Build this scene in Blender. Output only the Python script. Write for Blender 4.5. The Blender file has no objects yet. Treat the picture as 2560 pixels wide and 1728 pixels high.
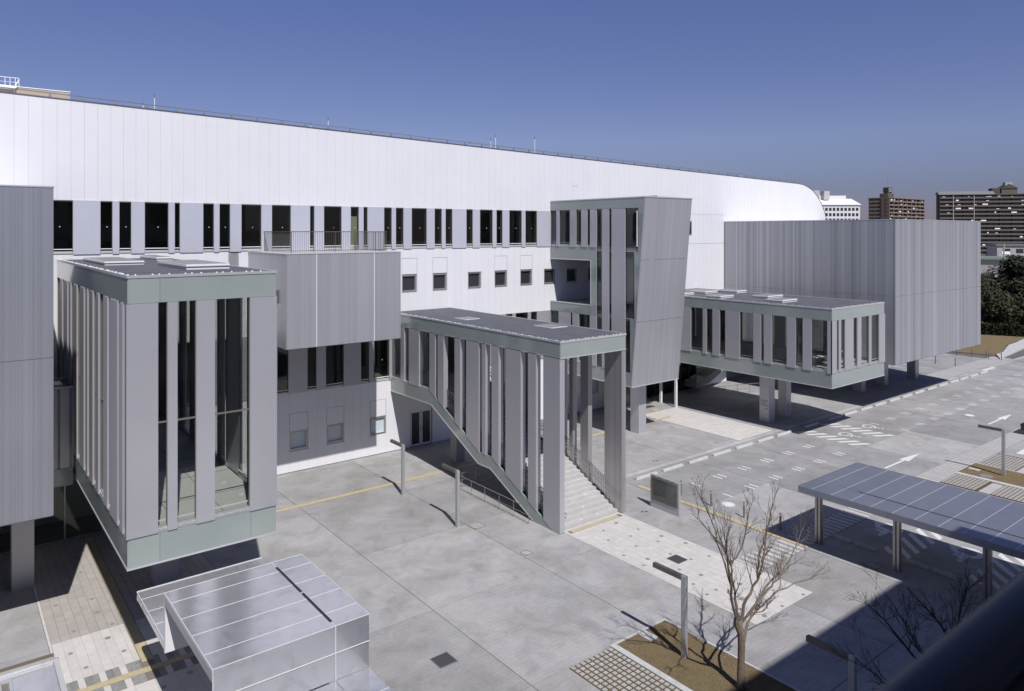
import bpy, bmesh, math, random
from mathutils import Vector, Matrix
R = math.radians
rnd = random.Random(7)
scene = bpy.context.scene
col = scene.collection

# ------------------------------------------------------------------ camera
CAM_Z = 14.5
cd = bpy.data.cameras.new('camera')
cam = bpy.data.objects.new('camera', cd); col.objects.link(cam)
cam.location = (0, 0, CAM_Z)
cam.rotation_euler = (R(90), 0, R(-38.151))
cd.sensor_width = 36.0; cd.sensor_fit = 'HORIZONTAL'
cd.lens = 25.681
cd.shift_y = -0.1115
cd.clip_start = 0.05; cd.clip_end = 6000
cd.dof.use_dof = True; cd.dof.focus_distance = 38.0; cd.dof.aperture_fstop = 2.2
scene.camera = cam

# ------------------------------------------------------------------ sky, sun, exposure
SUN = Vector((-0.20, -0.755, 1.0)).normalized()
elev = math.asin(SUN.z)
world = bpy.data.worlds.new('World'); scene.world = world; world.use_nodes = True
wn = world.node_tree.nodes; wl = world.node_tree.links
bg = wn['Background']; sky = wn.new('ShaderNodeTexSky'); sky.sky_type = 'NISHITA'
sky.sun_disc = False; sky.sun_elevation = elev
sky.sun_rotation = math.atan2(SUN.x, SUN.y)
sky.altitude = 0; sky.air_density = 0.7; sky.dust_density = 0.0; sky.ozone_density = 8.0
tint = wn.new('ShaderNodeMixRGB'); tint.blend_type = 'MULTIPLY'; tint.inputs[0].default_value = 1.0; tint.inputs[2].default_value = (1.22, 0.95, 1.06, 1)
tc = wn.new('ShaderNodeTexCoord'); sx = wn.new('ShaderNodeSeparateXYZ'); smog = wn.new('ShaderNodeValToRGB')     # greyish smog low over the horizon, the same all round
wl.new(tc.outputs['Generated'], sx.inputs[0]); wl.new(sx.outputs[2], smog.inputs[0])
while len(smog.color_ramp.elements) < 5: smog.color_ramp.elements.new(0.5)
for el, (p_, c_) in zip(smog.color_ramp.elements, ((0.0, (0.33, 0.28, 0.285)), (0.05, (0.52, 0.46, 0.43)), (0.12, (0.98, 0.86, 0.73)), (0.30, (1.06, 0.99, 0.97)), (1.0, (1.05, 1.0, 1.0)))): el.position = p_; el.color = (*c_, 1)
tint2 = wn.new('ShaderNodeMixRGB'); tint2.blend_type = 'MULTIPLY'; tint2.inputs[0].default_value = 1.0
wl.new(sky.outputs[0], tint.inputs[1]); wl.new(tint.outputs[0], tint2.inputs[1]); wl.new(smog.outputs[0], tint2.inputs[2]); wl.new(tint2.outputs[0], bg.inputs[0]); bg.inputs[1].default_value = 0.095
sl = bpy.data.lights.new('sun', 'SUN'); sl.energy = 5.0; sl.angle = R(0.55); sl.color = (1.0, 0.97, 0.945)
so = bpy.data.objects.new('sun', sl); col.objects.link(so)
so.rotation_euler = SUN.to_track_quat('Z', 'Y').to_euler(); so.location = (0, -40, 60)
scene.view_settings.view_transform = 'Standard'; scene.view_settings.look = 'None'
scene.view_settings.exposure = 0.0; scene.view_settings.gamma = 1.0
scene.view_settings.use_curve_mapping = False

# ------------------------------------------------------------------ materials
MAT = {}
def new_mat(name):
    m = bpy.data.materials.new(name); m.use_nodes = True
    nt = m.node_tree; p = nt.nodes['Principled BSDF']; MAT[name] = m
    return m, nt, p
def N(nt, t, **kw):
    n = nt.nodes.new('ShaderNode' + t)
    for k, v in kw.items():
        if k.startswith('i_'): n.inputs[k[2:].replace('_', ' ')].default_value = v
        else: setattr(n, k, v)
    return n
def noise(nt, scale, detail=4, rough=0.55, dist=0.0, vec=None, sc3=None):
    n = N(nt, 'TexNoise'); n.inputs['Scale'].default_value = scale; n.inputs['Detail'].default_value = detail
    n.inputs['Roughness'].default_value = rough; n.inputs['Distortion'].default_value = dist
    if vec is None:
        g = N(nt, 'NewGeometry'); vec = g.outputs['Position']
    if sc3:
        mp = N(nt, 'Mapping'); mp.inputs['Scale'].default_value = sc3; nt.links.new(vec, mp.inputs[0]); vec = mp.outputs[0]
    nt.links.new(vec, n.inputs['Vector']); return n
def ramp(nt, src, stops):
    r = N(nt, 'ValToRGB'); e = r.color_ramp.elements
    while len(e) < len(stops): e.new(0.5)
    for el, (p, c) in zip(e, stops):
        el.position = p; el.color = (c, c, c, 1) if isinstance(c, (int, float)) else (*c, 1)
    nt.links.new(src, r.inputs[0]); return r
def mul(nt, a, b, fac=1.0, mode='MULTIPLY'):
    m = N(nt, 'MixRGB', blend_type=mode); m.inputs[0].default_value = fac
    for k, s in ((1, a), (2, b)):
        if isinstance(s, tuple): m.inputs[k].default_value = (*s, 1)
        else: nt.links.new(s, m.inputs[k])
    return m.outputs[0]
def rand_tone(nt, lo, hi):
    o = N(nt, 'ObjectInfo'); mr = N(nt, 'MapRange'); mr.inputs[3].default_value = lo; mr.inputs[4].default_value = hi
    nt.links.new(o.outputs['Random'], mr.inputs[0]); c = N(nt, 'CombineXYZ')
    for i in range(3): nt.links.new(mr.outputs[0], c.inputs[i])
    return c.outputs[0]
def bump(nt, p, src, strength, dist=0.01):
    b = N(nt, 'Bump'); b.inputs['Strength'].default_value = strength; b.inputs['Distance'].default_value = dist
    nt.links.new(src, b.inputs['Height']); nt.links.new(b.outputs[0], p.inputs['Normal'])
def simple(name, c, rough=0.5, metal=0.0, spec=0.5, var=0.0, nscale=1.5, tone=0.0, bumpv=0.0, bscale=40):
    m, nt, p = new_mat(name)
    p.inputs['Roughness'].default_value = rough; p.inputs['Metallic'].default_value = metal
    p.inputs['Specular IOR Level'].default_value = spec
    src = None
    if var > 0:
        n = noise(nt, nscale, 6, 0.6)
        r = ramp(nt, n.outputs[0], [(0.25, 1 - var), (0.75, 1 + var * 0.6)])
        src = mul(nt, c, r.outputs[0])
    if tone > 0:
        src = mul(nt, src if src is not None else c, rand_tone(nt, 1 - tone, 1 + tone))
    if src is not None: nt.links.new(src, p.inputs['Base Color'])
    else: p.inputs['Base Color'].default_value = (*c, 1)
    if bumpv > 0:
        b = noise(nt, bscale, 3); bump(nt, p, b.outputs[0], bumpv, 0.02)
    return m

def concrete(name, base, tone=0.1, warm=1.0):
    m, nt, p = new_mat(name)
    big = noise(nt, 0.22, 5, 0.62, 1.4)
    mid = noise(nt, 0.9, 6, 0.65, 0.9)
    fine = noise(nt, 9.0, 5, 0.7)
    grain = noise(nt, 60.0, 2, 0.5)
    sweep = noise(nt, 1.0, 5, 0.6, 2.5, sc3=(0.5, 2.6, 1))
    r1 = ramp(nt, big.outputs[0], [(0.36, 0.87), (0.5, 0.98), (0.64, 1.06)])
    r2 = ramp(nt, mid.outputs[0], [(0.36, 0.87), (0.49, 0.985), (0.66, 1.05)])
    r3 = ramp(nt, fine.outputs[0], [(0.3, 0.91), (0.7, 1.07)])
    r4 = ramp(nt, grain.outputs[0], [(0.25, 0.90), (0.75, 1.09)])
    r5 = ramp(nt, sweep.outputs[0], [(0.38, 0.90), (0.55, 1.0), (0.66, 1.05)])
    c = mul(nt, (base, base * 0.985, base * 0.985), r1.outputs[0])
    for r in (r2, r3, r4): c = mul(nt, c, r.outputs[0])
    # warm brownish water stains
    st = noise(nt, 0.33, 6, 0.7, 1.0); rs = ramp(nt, st.outputs[0], [(0.52, (1, 1, 1)), (0.68, (0.95 , 0.92, 0.86))])
    c = mul(nt, c, rs.outputs[0])
    pt = noise(nt, 0.42, 3, 0.5, 0.6); rp = ramp(nt, pt.outputs[0], [(0.50, 1.0), (0.535, 1.07)]); c = mul(nt, c, rp.outputs[0])      # pale bloom with firmer edges
    wv = N(nt, 'TexWave', wave_type='RINGS'); wv.inputs['Scale'].default_value = 1.6; wv.inputs['Distortion'].default_value = 9.0; wv.inputs['Detail'].default_value = 2.0; wv.inputs['Detail Scale'].default_value = 0.35
    gg = N(nt, 'NewGeometry'); nt.links.new(gg.outputs['Position'], wv.inputs['Vector']); rw = ramp(nt, wv.outputs[0], [(0.0, 0.965), (1.0, 1.02)]); c = mul(nt, c, rw.outputs[0])   # trowel sweeps
    # dark drip spots
    v = N(nt, 'TexVoronoi'); v.inputs['Scale'].default_value = 0.8; g = N(nt, 'NewGeometry'); nt.links.new(g.outputs['Position'], v.inputs['Vector'])
    rv = ramp(nt, v.outputs['Distance'], [(0.015, 0.72), (0.05, 1.0)]); c = mul(nt, c, rv.outputs[0])
    if tone: c = mul(nt, c, rand_tone(nt, 1 - tone, 1 + tone))
    nt.links.new(c, p.inputs['Base Color']); p.inputs['Roughness'].default_value = 0.82
    p.inputs['Specular IOR Level'].default_value = 0.3
    bump(nt, p, fine.outputs[0], 0.12, 0.02)
    return m
concrete('concrete', 0.305, 0.10)
concrete('concrete_dark', 0.255, 0.09)
concrete('concrete_light', 0.385, 0.05)
simple('earth_base', (0.30, 0.285, 0.26), 0.95, var=0.3, nscale=0.05)
simple('joint_dark', (0.11, 0.105, 0.10), 0.9)
simple('white_tile', (0.52, 0.50, 0.475), 0.7, var=0.10, nscale=3.0, tone=0.05)
simple('beige_tile', (0.365, 0.335, 0.31), 0.75, var=0.12, nscale=2.5, tone=0.05)
simple('tile_joint', (0.17, 0.15, 0.125), 0.9)
simple('grey_stone', (0.24, 0.24, 0.23), 0.7, var=0.25, nscale=5, tone=0.15)
simple('step_stone', (0.435, 0.425, 0.42), 0.75, var=0.12, nscale=4, tone=0.05)
simple('yellow_tactile', (0.43, 0.365, 0.225), 0.75, var=0.18, nscale=6)
simple('yellow_pale', (0.45, 0.395, 0.28), 0.75, var=0.18, nscale=6)
simple('paint_white', (0.64, 0.64, 0.63), 0.65, var=0.22, nscale=9)
simple('kerb_stone', (0.46, 0.46, 0.455), 0.8, var=0.22, nscale=3)
simple('paver_block', (0.36, 0.345, 0.325), 0.85, var=0.15, nscale=7, tone=0.12)
simple('bar_white', (0.48, 0.465, 0.45), 0.75, var=0.15, nscale=5, tone=0.06)
simple('bar_grey', (0.25, 0.245, 0.24), 0.8, var=0.2, nscale=4, tone=0.10)
# dry lawn
m, nt, p = new_mat('dry_lawn')
a = noise(nt, 1.2, 6, 0.7); b = noise(nt, 45, 4, 0.7)
ra = ramp(nt, a.outputs[0], [(0.3, (0.165, 0.125, 0.068)), (0.55, (0.215, 0.165, 0.095)), (0.75, (0.135, 0.115, 0.06))])
rb = ramp(nt, b.outputs[0], [(0.25, 0.6), (0.75, 1.25)])
nt.links.new(mul(nt, ra.outputs[0], rb.outputs[0]), p.inputs['Base Color']); p.inputs['Roughness'].default_value = 1.0
p.inputs['Specular IOR Level'].default_value = 0.1; bump(nt, p, b.outputs[0], 0.9, 0.04)
simple('grass_blade', (0.24, 0.19, 0.115), 0.9, tone=0.0, var=0.3, nscale=12)
simple('joint_soil', (0.105, 0.082, 0.05), 1.0, spec=0.1, var=0.3, nscale=20)

# building skins
simple('white_panel', (0.68, 0.68, 0.705), 0.38, spec=0.4, tone=0.008, var=0.03, nscale=0.6)
simple('panel_gap', (0.66, 0.66, 0.685), 0.8)
simple('band_grey', (0.475, 0.485, 0.55), 0.42, 0.1, 0.5, tone=0.03, var=0.03, nscale=1.2)
simple('silver_panel', (0.485, 0.485, 0.515), 0.45, 0.5, 0.5, tone=0.02, var=0.03, nscale=1.2, bumpv=0.04, bscale=180)
simple('silver_trim', (0.62, 0.62, 0.63), 0.35, 0.5)
simple('dark_trim', (0.10, 0.10, 0.105), 0.5, 0.3)
simple('bronze_trim', (0.20, 0.18, 0.16), 0.45, 0.4)
simple('roof_membrane', (0.098, 0.104, 0.120), 0.85, spec=0.3, var=0.25, nscale=1.2)
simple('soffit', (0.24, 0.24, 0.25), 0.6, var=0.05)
simple('core_dark', (0.045, 0.045, 0.045), 0.9)
simple('core_grey', (0.33, 0.335, 0.31), 0.9)
simple('interior_floor', (0.50, 0.50, 0.48), 0.7, var=0.06, nscale=2)
simple('interior_wall', (0.22, 0.225, 0.22), 0.8, var=0.05)
simple('skylight_frame', (0.64, 0.64, 0.65), 0.45, var=0.05)
simple('skylight_top', (0.22, 0.22, 0.22), 0.5, var=0.1, nscale=3)
simple('cream_door', (0.75, 0.74, 0.62), 0.6)
simple('steel', (0.42, 0.41, 0.40), 0.38, 0.75, var=0.12, nscale=8)
simple('steel_dark', (0.17, 0.155, 0.14), 0.45, 0.55, var=0.1, nscale=8)
simple('steel_post', (0.17, 0.17, 0.175), 0.5, 0.4, var=0.15, nscale=6)
simple('pale_strip', (0.55, 0.55, 0.56), 0.5)
simple('galvanised', (0.50, 0.51, 0.52), 0.45, 0.6, var=0.22, nscale=14)
simple('steel_brown', (0.24, 0.20, 0.165), 0.45, 0.4)
simple('rail_black', (0.012, 0.012, 0.014), 0.55)
simple('rail_grey', (0.06, 0.063, 0.074), 0.5, 0.3)
simple('black', (0.015, 0.015, 0.016), 0.6)
simple('grate', (0.13, 0.135, 0.14), 0.5, 0.6)
simple('iron_cover', (0.30, 0.30, 0.29), 0.6, 0.4, var=0.2, nscale=20)
simple('stud', (0.30, 0.29, 0.28), 0.6, 0.3)
simple('board_back', (0.27, 0.275, 0.265), 0.6)
simple('blind', (0.50, 0.55, 0.60), 0.6)
simple('letter', (0.06, 0.055, 0.05), 0.6)
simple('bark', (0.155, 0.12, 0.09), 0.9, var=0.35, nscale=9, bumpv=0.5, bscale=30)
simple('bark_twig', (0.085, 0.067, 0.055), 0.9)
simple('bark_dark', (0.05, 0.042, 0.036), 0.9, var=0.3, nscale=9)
simple('leaf_dark', (0.026, 0.034, 0.016), 0.75, spec=0.25, var=0.45, nscale=0.55, tone=0.2)
simple('leaf_olive', (0.042, 0.043, 0.020), 0.75, spec=0.25, var=0.45, nscale=0.55, tone=0.2)
simple('apartment_brown', (0.115, 0.085, 0.068), 0.85, var=0.08, nscale=0.3)
simple('balcony_brown', (0.19, 0.148, 0.12), 0.85, var=0.08, nscale=0.4)
simple('apartment_dark', (0.07, 0.058, 0.052), 0.85, var=0.08, nscale=0.2)
simple('balcony_dark', (0.105, 0.088, 0.078), 0.85, var=0.08, nscale=0.2)
simple('office_white', (0.62, 0.61, 0.63), 0.7, var=0.04)
simple('office_roof', (0.85, 0.85, 0.86), 0.4)
simple('far_window', (0.03, 0.032, 0.036), 0.25)
simple('laundry', (0.80, 0.80, 0.82), 0.9)
simple('house_wall', (0.36, 0.35, 0.34), 0.9, tone=0.25)
simple('house_roof', (0.12, 0.125, 0.13), 0.8, tone=0.3)
simple('house_green', (0.16, 0.21, 0.18), 0.7)
simple('house_red', (0.24, 0.10, 0.085), 0.8)
simple('near_wall', (0.30, 0.30, 0.30), 0.8, var=0.1)
simple('car_paint', (0.02, 0.024, 0.035), 0.25)
simple('tyre', (0.02, 0.02, 0.02), 0.8)
simple('beige_parapet', (0.36, 0.31, 0.25), 0.85, var=0.08)
simple('white_steel', (0.78, 0.78, 0.79), 0.45)
simple('rod_red', (0.16, 0.10, 0.09), 0.6)

# anodised ribbed cladding: every extruded strip has a slightly different tone
def ribbed(name, base, pitch, lo, hi, metal=0.55, rough=0.42, xonly=False):
    m, nt, p = new_mat(name)
    g = N(nt, 'NewGeometry'); s = N(nt, 'SeparateXYZ'); nt.links.new(g.outputs['Position'], s.inputs[0])
    add = N(nt, 'Math', operation='ADD'); nt.links.new(s.outputs[0], add.inputs[0])
    if not xonly: nt.links.new(s.outputs[1], add.inputs[1])
    else: add.inputs[1].default_value = 0.0
    def m1(op, a, bv):
        n = N(nt, 'Math', operation=op); nt.links.new(a, n.inputs[0]); n.inputs[1].default_value = bv; return n.outputs[0]
    t = m1('DIVIDE', add.outputs[0], pitch)
    fl = m1('FLOOR', t, 0); fr = m1('FRACT', t, 0)
    w1 = N(nt, 'TexWhiteNoise', noise_dimensions='1D'); nt.links.new(fl, w1.inputs['W'])
    fl2 = m1('FLOOR', m1('DIVIDE', add.outputs[0], pitch * 5.3), 0)
    w2 = N(nt, 'TexWhiteNoise', noise_dimensions='1D'); nt.links.new(fl2, w2.inputs['W'])
    r1 = ramp(nt, w1.outputs['Value'], [(0, lo), (1, hi)])
    r2 = ramp(nt, w2.outputs['Value'], [(0, (1 + lo) / 2), (1, (1 + hi) / 2)])
    ng = noise(nt, 0.8, 4, 0.6, sc3=(1, 1, 0.12)); r3 = ramp(nt, ng.outputs[0], [(0.3, 0.95), (0.7, 1.05)])
    c = mul(nt, base, r1.outputs[0]); c = mul(nt, c, r2.outputs[0]); c = mul(nt, c, r3.outputs[0])
    nt.links.new(c, p.inputs['Base Color']); p.inputs['Metallic'].default_value = metal; p.inputs['Roughness'].default_value = rough
    tri = m1('ABSOLUTE', m1('SUBTRACT', fr, 0.5), 0)
    bump(nt, p, tri, 0.35, 0.03)
    return m
ribbed('ribbed', (0.45, 0.46, 0.48), 0.14, 0.95, 1.04)
ribbed('ribbed_lean', (0.45, 0.46, 0.48), 0.14, 0.95, 1.04, xonly=True)
ribbed('ribbed_strong', (0.44, 0.45, 0.475), 0.13, 0.80, 1.12)
ribbed('ribbed_fine', (0.355, 0.365, 0.405), 0.055, 0.92, 1.06)
ribbed('ribbed_pier', (0.43, 0.42, 0.425), 0.045, 0.86, 1.08)

# green back-painted glass fascia
m, nt, p = new_mat('green_glass')
ng = noise(nt, 0.5, 3); rr = ramp(nt, ng.outputs[0], [(0.3, (0.255, 0.295, 0.285)), (0.7, (0.29, 0.325, 0.315))])
nt.links.new(mul(nt, rr.outputs[0], rand_tone(nt, 0.96, 1.04)), p.inputs['Base Color'])
p.inputs['Roughness'].default_value = 0.12; p.inputs['Coat Weight'].default_value = 0.6; p.inputs['Coat Roughness'].default_value = 0.04
# window glass : tinted, see-through
def glass(name, tint, boost=1.0):
    m = bpy.data.materials.new(name); m.use_nodes = True; nt = m.node_tree; MAT[name] = m
    nt.nodes.remove(nt.nodes['Principled BSDF']); out = nt.nodes['Material Output']
    t = N(nt, 'BsdfTransparent'); t.inputs[0].default_value = (*tint, 1)
    g = N(nt, 'BsdfGlossy'); g.inputs['Roughness'].default_value = 0.02; g.inputs[0].default_value = (0.9, 0.95, 0.93, 1)
    lw = N(nt, 'LayerWeight'); pw = N(nt, 'Math', operation='POWER'); nt.links.new(lw.outputs['Facing'], pw.inputs[0]); pw.inputs[1].default_value = 4.5
    f = N(nt, 'MapRange'); nt.links.new(pw.outputs[0], f.inputs[0]); f.inputs[3].default_value = 0.035; f.inputs[4].default_value = 0.9
    mx = N(nt, 'MixShader'); nt.links.new(f.outputs[0], mx.inputs[0]); nt.links.new(t.outputs[0], mx.inputs[1]); nt.links.new(g.outputs[0], mx.inputs[2])
    nt.links.new(mx.outputs[0], out.inputs[0]); return m
glass('glass', (0.86, 0.875, 0.86))
glass('glass_dark', (0.66, 0.69, 0.64))
# brushed folded-metal canopy
m, nt, p = new_mat('canopy_metal')
a = noise(nt, 1.1, 5, 0.6, 2.2); b = noise(nt, 0.35, 3)
ra = ramp(nt, a.outputs[0], [(0.34, 0.86), (0.5, 1.0), (0.62, 1.03)])
nt.links.new(mul(nt, mul(nt, (0.66, 0.67, 0.70), ra.outputs[0]), rand_tone(nt, 0.97, 1.03)), p.inputs['Base Color'])
p.inputs['Metallic'].default_value = 0.75; p.inputs['Roughness'].default_value = 0.22
m, nt, p = new_mat('carport_metal')
a = noise(nt, 0.7, 5, 0.6, 1.0); ra = ramp(nt, a.outputs[0], [(0.3, 0.92), (0.7, 1.05)])
nt.links.new(mul(nt, mul(nt, (0.24, 0.255, 0.31), ra.outputs[0]), rand_tone(nt, 0.96, 1.04)), p.inputs['Base Color'])
p.inputs['Metallic'].default_value = 0.5; p.inputs['Roughness'].default_value = 0.38

# ------------------------------------------------------------------ mesh helpers
ORG = {}
class MB:
    def __init__(s): s.v = []; s.f = []; s.fix = False
    def box(s, x0, x1, y0, y1, z0, z1):
        n = len(s.v)
        s.v += [(x0, y0, z0), (x1, y0, z0), (x1, y1, z0), (x0, y1, z0), (x0, y0, z1), (x1, y0, z1), (x1, y1, z1), (x0, y1, z1)]
        s.f += [tuple(n + i for i in q) for q in ((0, 3, 2, 1), (4, 5, 6, 7), (0, 1, 5, 4), (1, 2, 6, 5), (2, 3, 7, 6), (3, 0, 4, 7))]
        return s
    def prism(s, poly, axis, a, b):
        n = len(s.v); k = len(poly); s.fix = True
        for t in (a, b):
            for (p, q) in poly:
                s.v.append((t, p, q) if axis == 'x' else (p, t, q) if axis == 'y' else (p, q, t))
        s.f.append(tuple(range(n, n + k))); s.f.append(tuple(range(n + 2 * k - 1, n + k - 1, -1)))
        for i in range(k):
            j = (i + 1) % k; s.f.append((n + i, n + j, n + k + j, n + k + i))
        return s
    def tube(s, pts, rad, n=8, cap=True):
        s.fix = True
        pts = [Vector(p) for p in pts]; rad = rad if isinstance(rad, (list, tuple)) else [rad] * len(pts)
        base = len(s.v); prev = None
        for i, p in enumerate(pts):
            d = (pts[min(i + 1, len(pts) - 1)] - pts[max(i - 1, 0)]).normalized()
            u = d.orthogonal().normalized() if prev is None else (prev - d * prev.dot(d)).normalized()
            prev = u; w = d.cross(u)
            for k in range(n):
                an = 2 * math.pi * k / n; q = p + (u * math.cos(an) + w * math.sin(an)) * rad[i]; s.v.append(tuple(q))
        for i in range(len(pts) - 1):
            for k in range(n):
                a = base + i * n + k; b = base + i * n + (k + 1) % n
                s.f.append((a, b, b + n, a + n))
        if cap:
            s.f.append(tuple(base + k for k in range(n - 1, -1, -1)))
            s.f.append(tuple(base + (len(pts) - 1) * n + k for k in range(n)))
        return s
    def bar(s, p, q, w):
        return s.tube([p, q], w * 0.7071, 4)
    def disc(s, x, y, z0, z1, r, n=16):
        return s.prism([(x + r * math.cos(2 * math.pi * k / n), y + r * math.sin(2 * math.pi * k / n)) for k in range(n)], 'z', z0, z1)
    def quad(s, pts):
        n = len(s.v); s.v += [tuple(p) for p in pts]; s.f.append(tuple(range(n, n + len(pts)))); return s
def link(o): col.objects.link(o)
def tag(o, label=None, cat=None, group=None, kind=None):
    for k, v in (('label', label), ('category', cat), ('group', group), ('kind', kind)):
        if v: o[k] = v
    return o
def thing(name, loc, label, cat, group=None, rz=0):
    o = bpy.data.objects.new(name, None); link(o); o.location = loc; o.rotation_euler = (0, 0, rz); o.empty_display_size = 0.3
    ORG[o.name] = Vector(loc) if rz == 0 else Vector((0, 0, 0))
    return tag(o, label, cat, group)
def root_org(parent):
    p = parent; off = Vector((0, 0, 0))
    while p is not None:
        if p.name in ORG: off = ORG[p.name]; break
        p = p.parent
    return off
def mk(name, mb, mat, parent=None, label=None, kind=None, smooth=False):
    """one mesh object out of a mesh builder; vertices are given in world space unless the root is rotated"""
    me = bpy.data.meshes.new(name)
    off = root_org(parent)
    me.from_pydata([(x - off.x, y - off.y, z - off.z) for x, y, z in mb.v], [], mb.f)
    if mb.fix:
        b = bmesh.new(); b.from_mesh(me); bmesh.ops.recalc_face_normals(b, faces=b.faces); b.to_mesh(me); b.free()
    if smooth:
        for pl in me.polygons: pl.use_smooth = True
    me.materials.append(MAT[mat])
    o = bpy.data.objects.new(name, me); link(o)
    if parent is not None: o.parent = parent
    return tag(o, label=label, kind=kind)
def bx(name, mat, parent, x0, x1, y0, y1, z0, z1, **kw): return mk(name, MB().box(x0, x1, y0, y1, z0, z1), mat, parent, **kw)
BOXES = {}
def pc(name, mat, parent, x0, x1, y0, y1, z0, z1):
    """a box piece sharing its mesh with all pieces of the same size"""
    k = (mat, round(x1 - x0, 4), round(y1 - y0, 4), round(z1 - z0, 4))
    if k not in BOXES:
        hx, hy, hz = (k[1] / 2, k[2] / 2, k[3] / 2)
        b = MB().box(-hx, hx, -hy, hy, -hz, hz); me = bpy.data.meshes.new(name); me.from_pydata(b.v, [], b.f); me.materials.append(MAT[mat]); BOXES[k] = me
    o = bpy.data.objects.new(name, BOXES[k]); link(o)
    off = root_org(parent)
    o.parent = parent; o.location = ((x0 + x1) / 2 - off.x, (y0 + y1) / 2 - off.y, (z0 + z1) / 2 - off.z)
    return o
def minus(rect, holes):
    """rectangle minus rectangles -> list of rectangles (a0,a1,b0,b1)"""
    rs = [rect]
    for h in holes:
        out = []
        for (a0, a1, b0, b1) in rs:
            c0, c1, d0, d1 = max(a0, h[0]), min(a1, h[1]), max(b0, h[2]), min(b1, h[3])
            if c0 >= c1 - 1e-6 or d0 >= d1 - 1e-6: out.append((a0, a1, b0, b1)); continue
            if b0 < d0 - 1e-6: out.append((a0, a1, b0, d0))
            if d1 < b1 - 1e-6: out.append((a0, a1, d1, b1))
            if a0 < c0 - 1e-6: out.append((a0, c0, d0, d1))
            if c1 < a1 - 1e-6: out.append((c1, a1, d0, d1))
        rs = out
    return rs
def copy_tree(o, loc, label, group=None):
    c = o.copy(); link(c); c.location = loc; c['label'] = label
    if group: c['group'] = group
    for ch in o.children:
        d = ch.copy(); link(d); d.parent = c
        for g in ch.children:
            e = g.copy(); link(e); e.parent = d
    return c
ORD = ['first', 'second', 'third', 'fourth', 'fifth', 'sixth', 'seventh', 'eighth', 'ninth', 'tenth', 'eleventh', 'twelfth', 'thirteenth',
       'fourteenth', 'fifteenth', 'sixteenth', 'seventeenth', 'eighteenth', 'nineteenth', 'twentieth', 'twenty-first', 'twenty-second']
YW = 42.68

# ================================================================== the white hall
hall = thing('museum_hall', (30, YW, 0), 'long white panelled hall with a rounded far roof end and a band of dark windows', 'building')
PITCH = 0.5932; X_SEAM = 2.89
CURVE = [(72.7, 19.60), (73.7, 19.50), (74.72, 19.25), (75.55, 18.92), (76.32, 18.45), (77.3, 17.58), (77.96, 16.66), (78.36, 15.8), (78.62, 14.6), (78.7, 13.4)]
def top_z(x):
    if x <= 72.7: return 21.17 - (x - 2.0) * 0.0222
    for (a, za), (b, zb) in zip(CURVE, CURVE[1:]):
        if a <= x <= b: return za + (zb - za) * (x - a) / (b - a)
    return 13.4
BAND0, BAND1 = 13.36, 16.07
W_BAND = [(-3.5, -2.3), (-1.2, -0.6), (0.4, 1.6), (2.6, 3.2), (4.02, 5.35), (6.56, 7.12), (7.43, 8.0), (8.64, 9.82), (10.13, 10.4), (11.61, 12.19), (12.49, 13.08), (13.71, 14.86),
          (15.48, 16.63), (17.83, 18.11), (18.73, 19.9), (20.52, 21.08), (21.41, 21.69), (22.88, 23.44), (23.75, 24.32), (24.95, 26.12), (26.75, 27.33),
          (27.64, 28.2), (29.39, 29.94), (30.57, 31.7), (32.05, 32.6), (33.24, 34.42), (34.78, 35.91)]
W_LOW = [(10.2, 11.3), (12.6, 13.7), (14.6, 15.2), (15.81, 16.48), (17.67, 18.24), (18.86, 20.05), (21.23, 21.81), (22.12, 23.27), (24.5, 25.1), (26.2, 27.4), (28.6, 29.2), (30.4, 31.5), (32.91, 33.53), (33.85, 35.02), (35.32, 35.91)]
SMALL_UP = [24.22, 26.63, 29.55, 31.91, 34.32, 36.66, 39.0, 41.36]      # small square windows, upper row
FLAP_UP = [24.22, 26.63, 31.91, 34.32]
SMALL_LO = [16.56, 18.93, 21.89, 41.4]
FLAP_LO = [16.56, 18.93, 21.89]
SW = 1.165
holes = []
for x in SMALL_UP: holes.append((x, x + SW, 10.40, 11.61))
for x in FLAP_UP: holes.append((x, x + SW, 11.61, 12.70))
for x in SMALL_LO: holes.append((x, x + SW, 1.27, 2.45))
for x in FLAP_LO: holes.append((x, x + SW, 2.45, 3.55))
holes.append((24.86, 26.6, 0.0, 2.42))                     # double glass door
bandh = [(a, b, BAND0 + 0.05, BAND1 - 0.03) for a, b in W_BAND] + [(a, b, 4.78, 8.37) for a, b in W_LOW]
X_END = 59.6
# one wall panel per 0.59 m column and storey
g = 0.0028
k = -22
cols = []
while True:
    a = X_SEAM + PITCH * k; b = a + PITCH; k += 1
    if a < -9: continue
    if a > 78.6: break
    cols.append((a + g, min(b - g, 78.69)))
for (a, b) in cols:                                          # upper storey, sloping top
    if a > 42.2: z0 = BAND1 + 0.02 if a < X_END else 15.3
    else: z0 = BAND1
    xs = [a] + [c[0] for c in CURVE if a < c[0] < b] + [b]
    poly = [(x, top_z(x)) for x in xs]
    if poly[-1][1] < z0 + 0.05: continue
    mk('wall_panel', MB().prism([(b, z0), (a, z0)] + poly, 'y', YW, YW + 0.05), 'white_panel', hall)
def panels(z0, z1, x0, x1):
    for (a, b) in cols:
        if b < x0 or a > x1: continue
        a2, b2 = max(a, x0), min(b, x1)
        if b2 - a2 < 0.03: continue
        for r in minus((a2, b2, z0, z1), holes): pc('lower_wall_panel', 'white_panel', hall, r[0], r[1], YW, YW + 0.05, r[2], r[3])
panels(8.40, BAND0 - 0.02, 13.0, 45.5)
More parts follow.
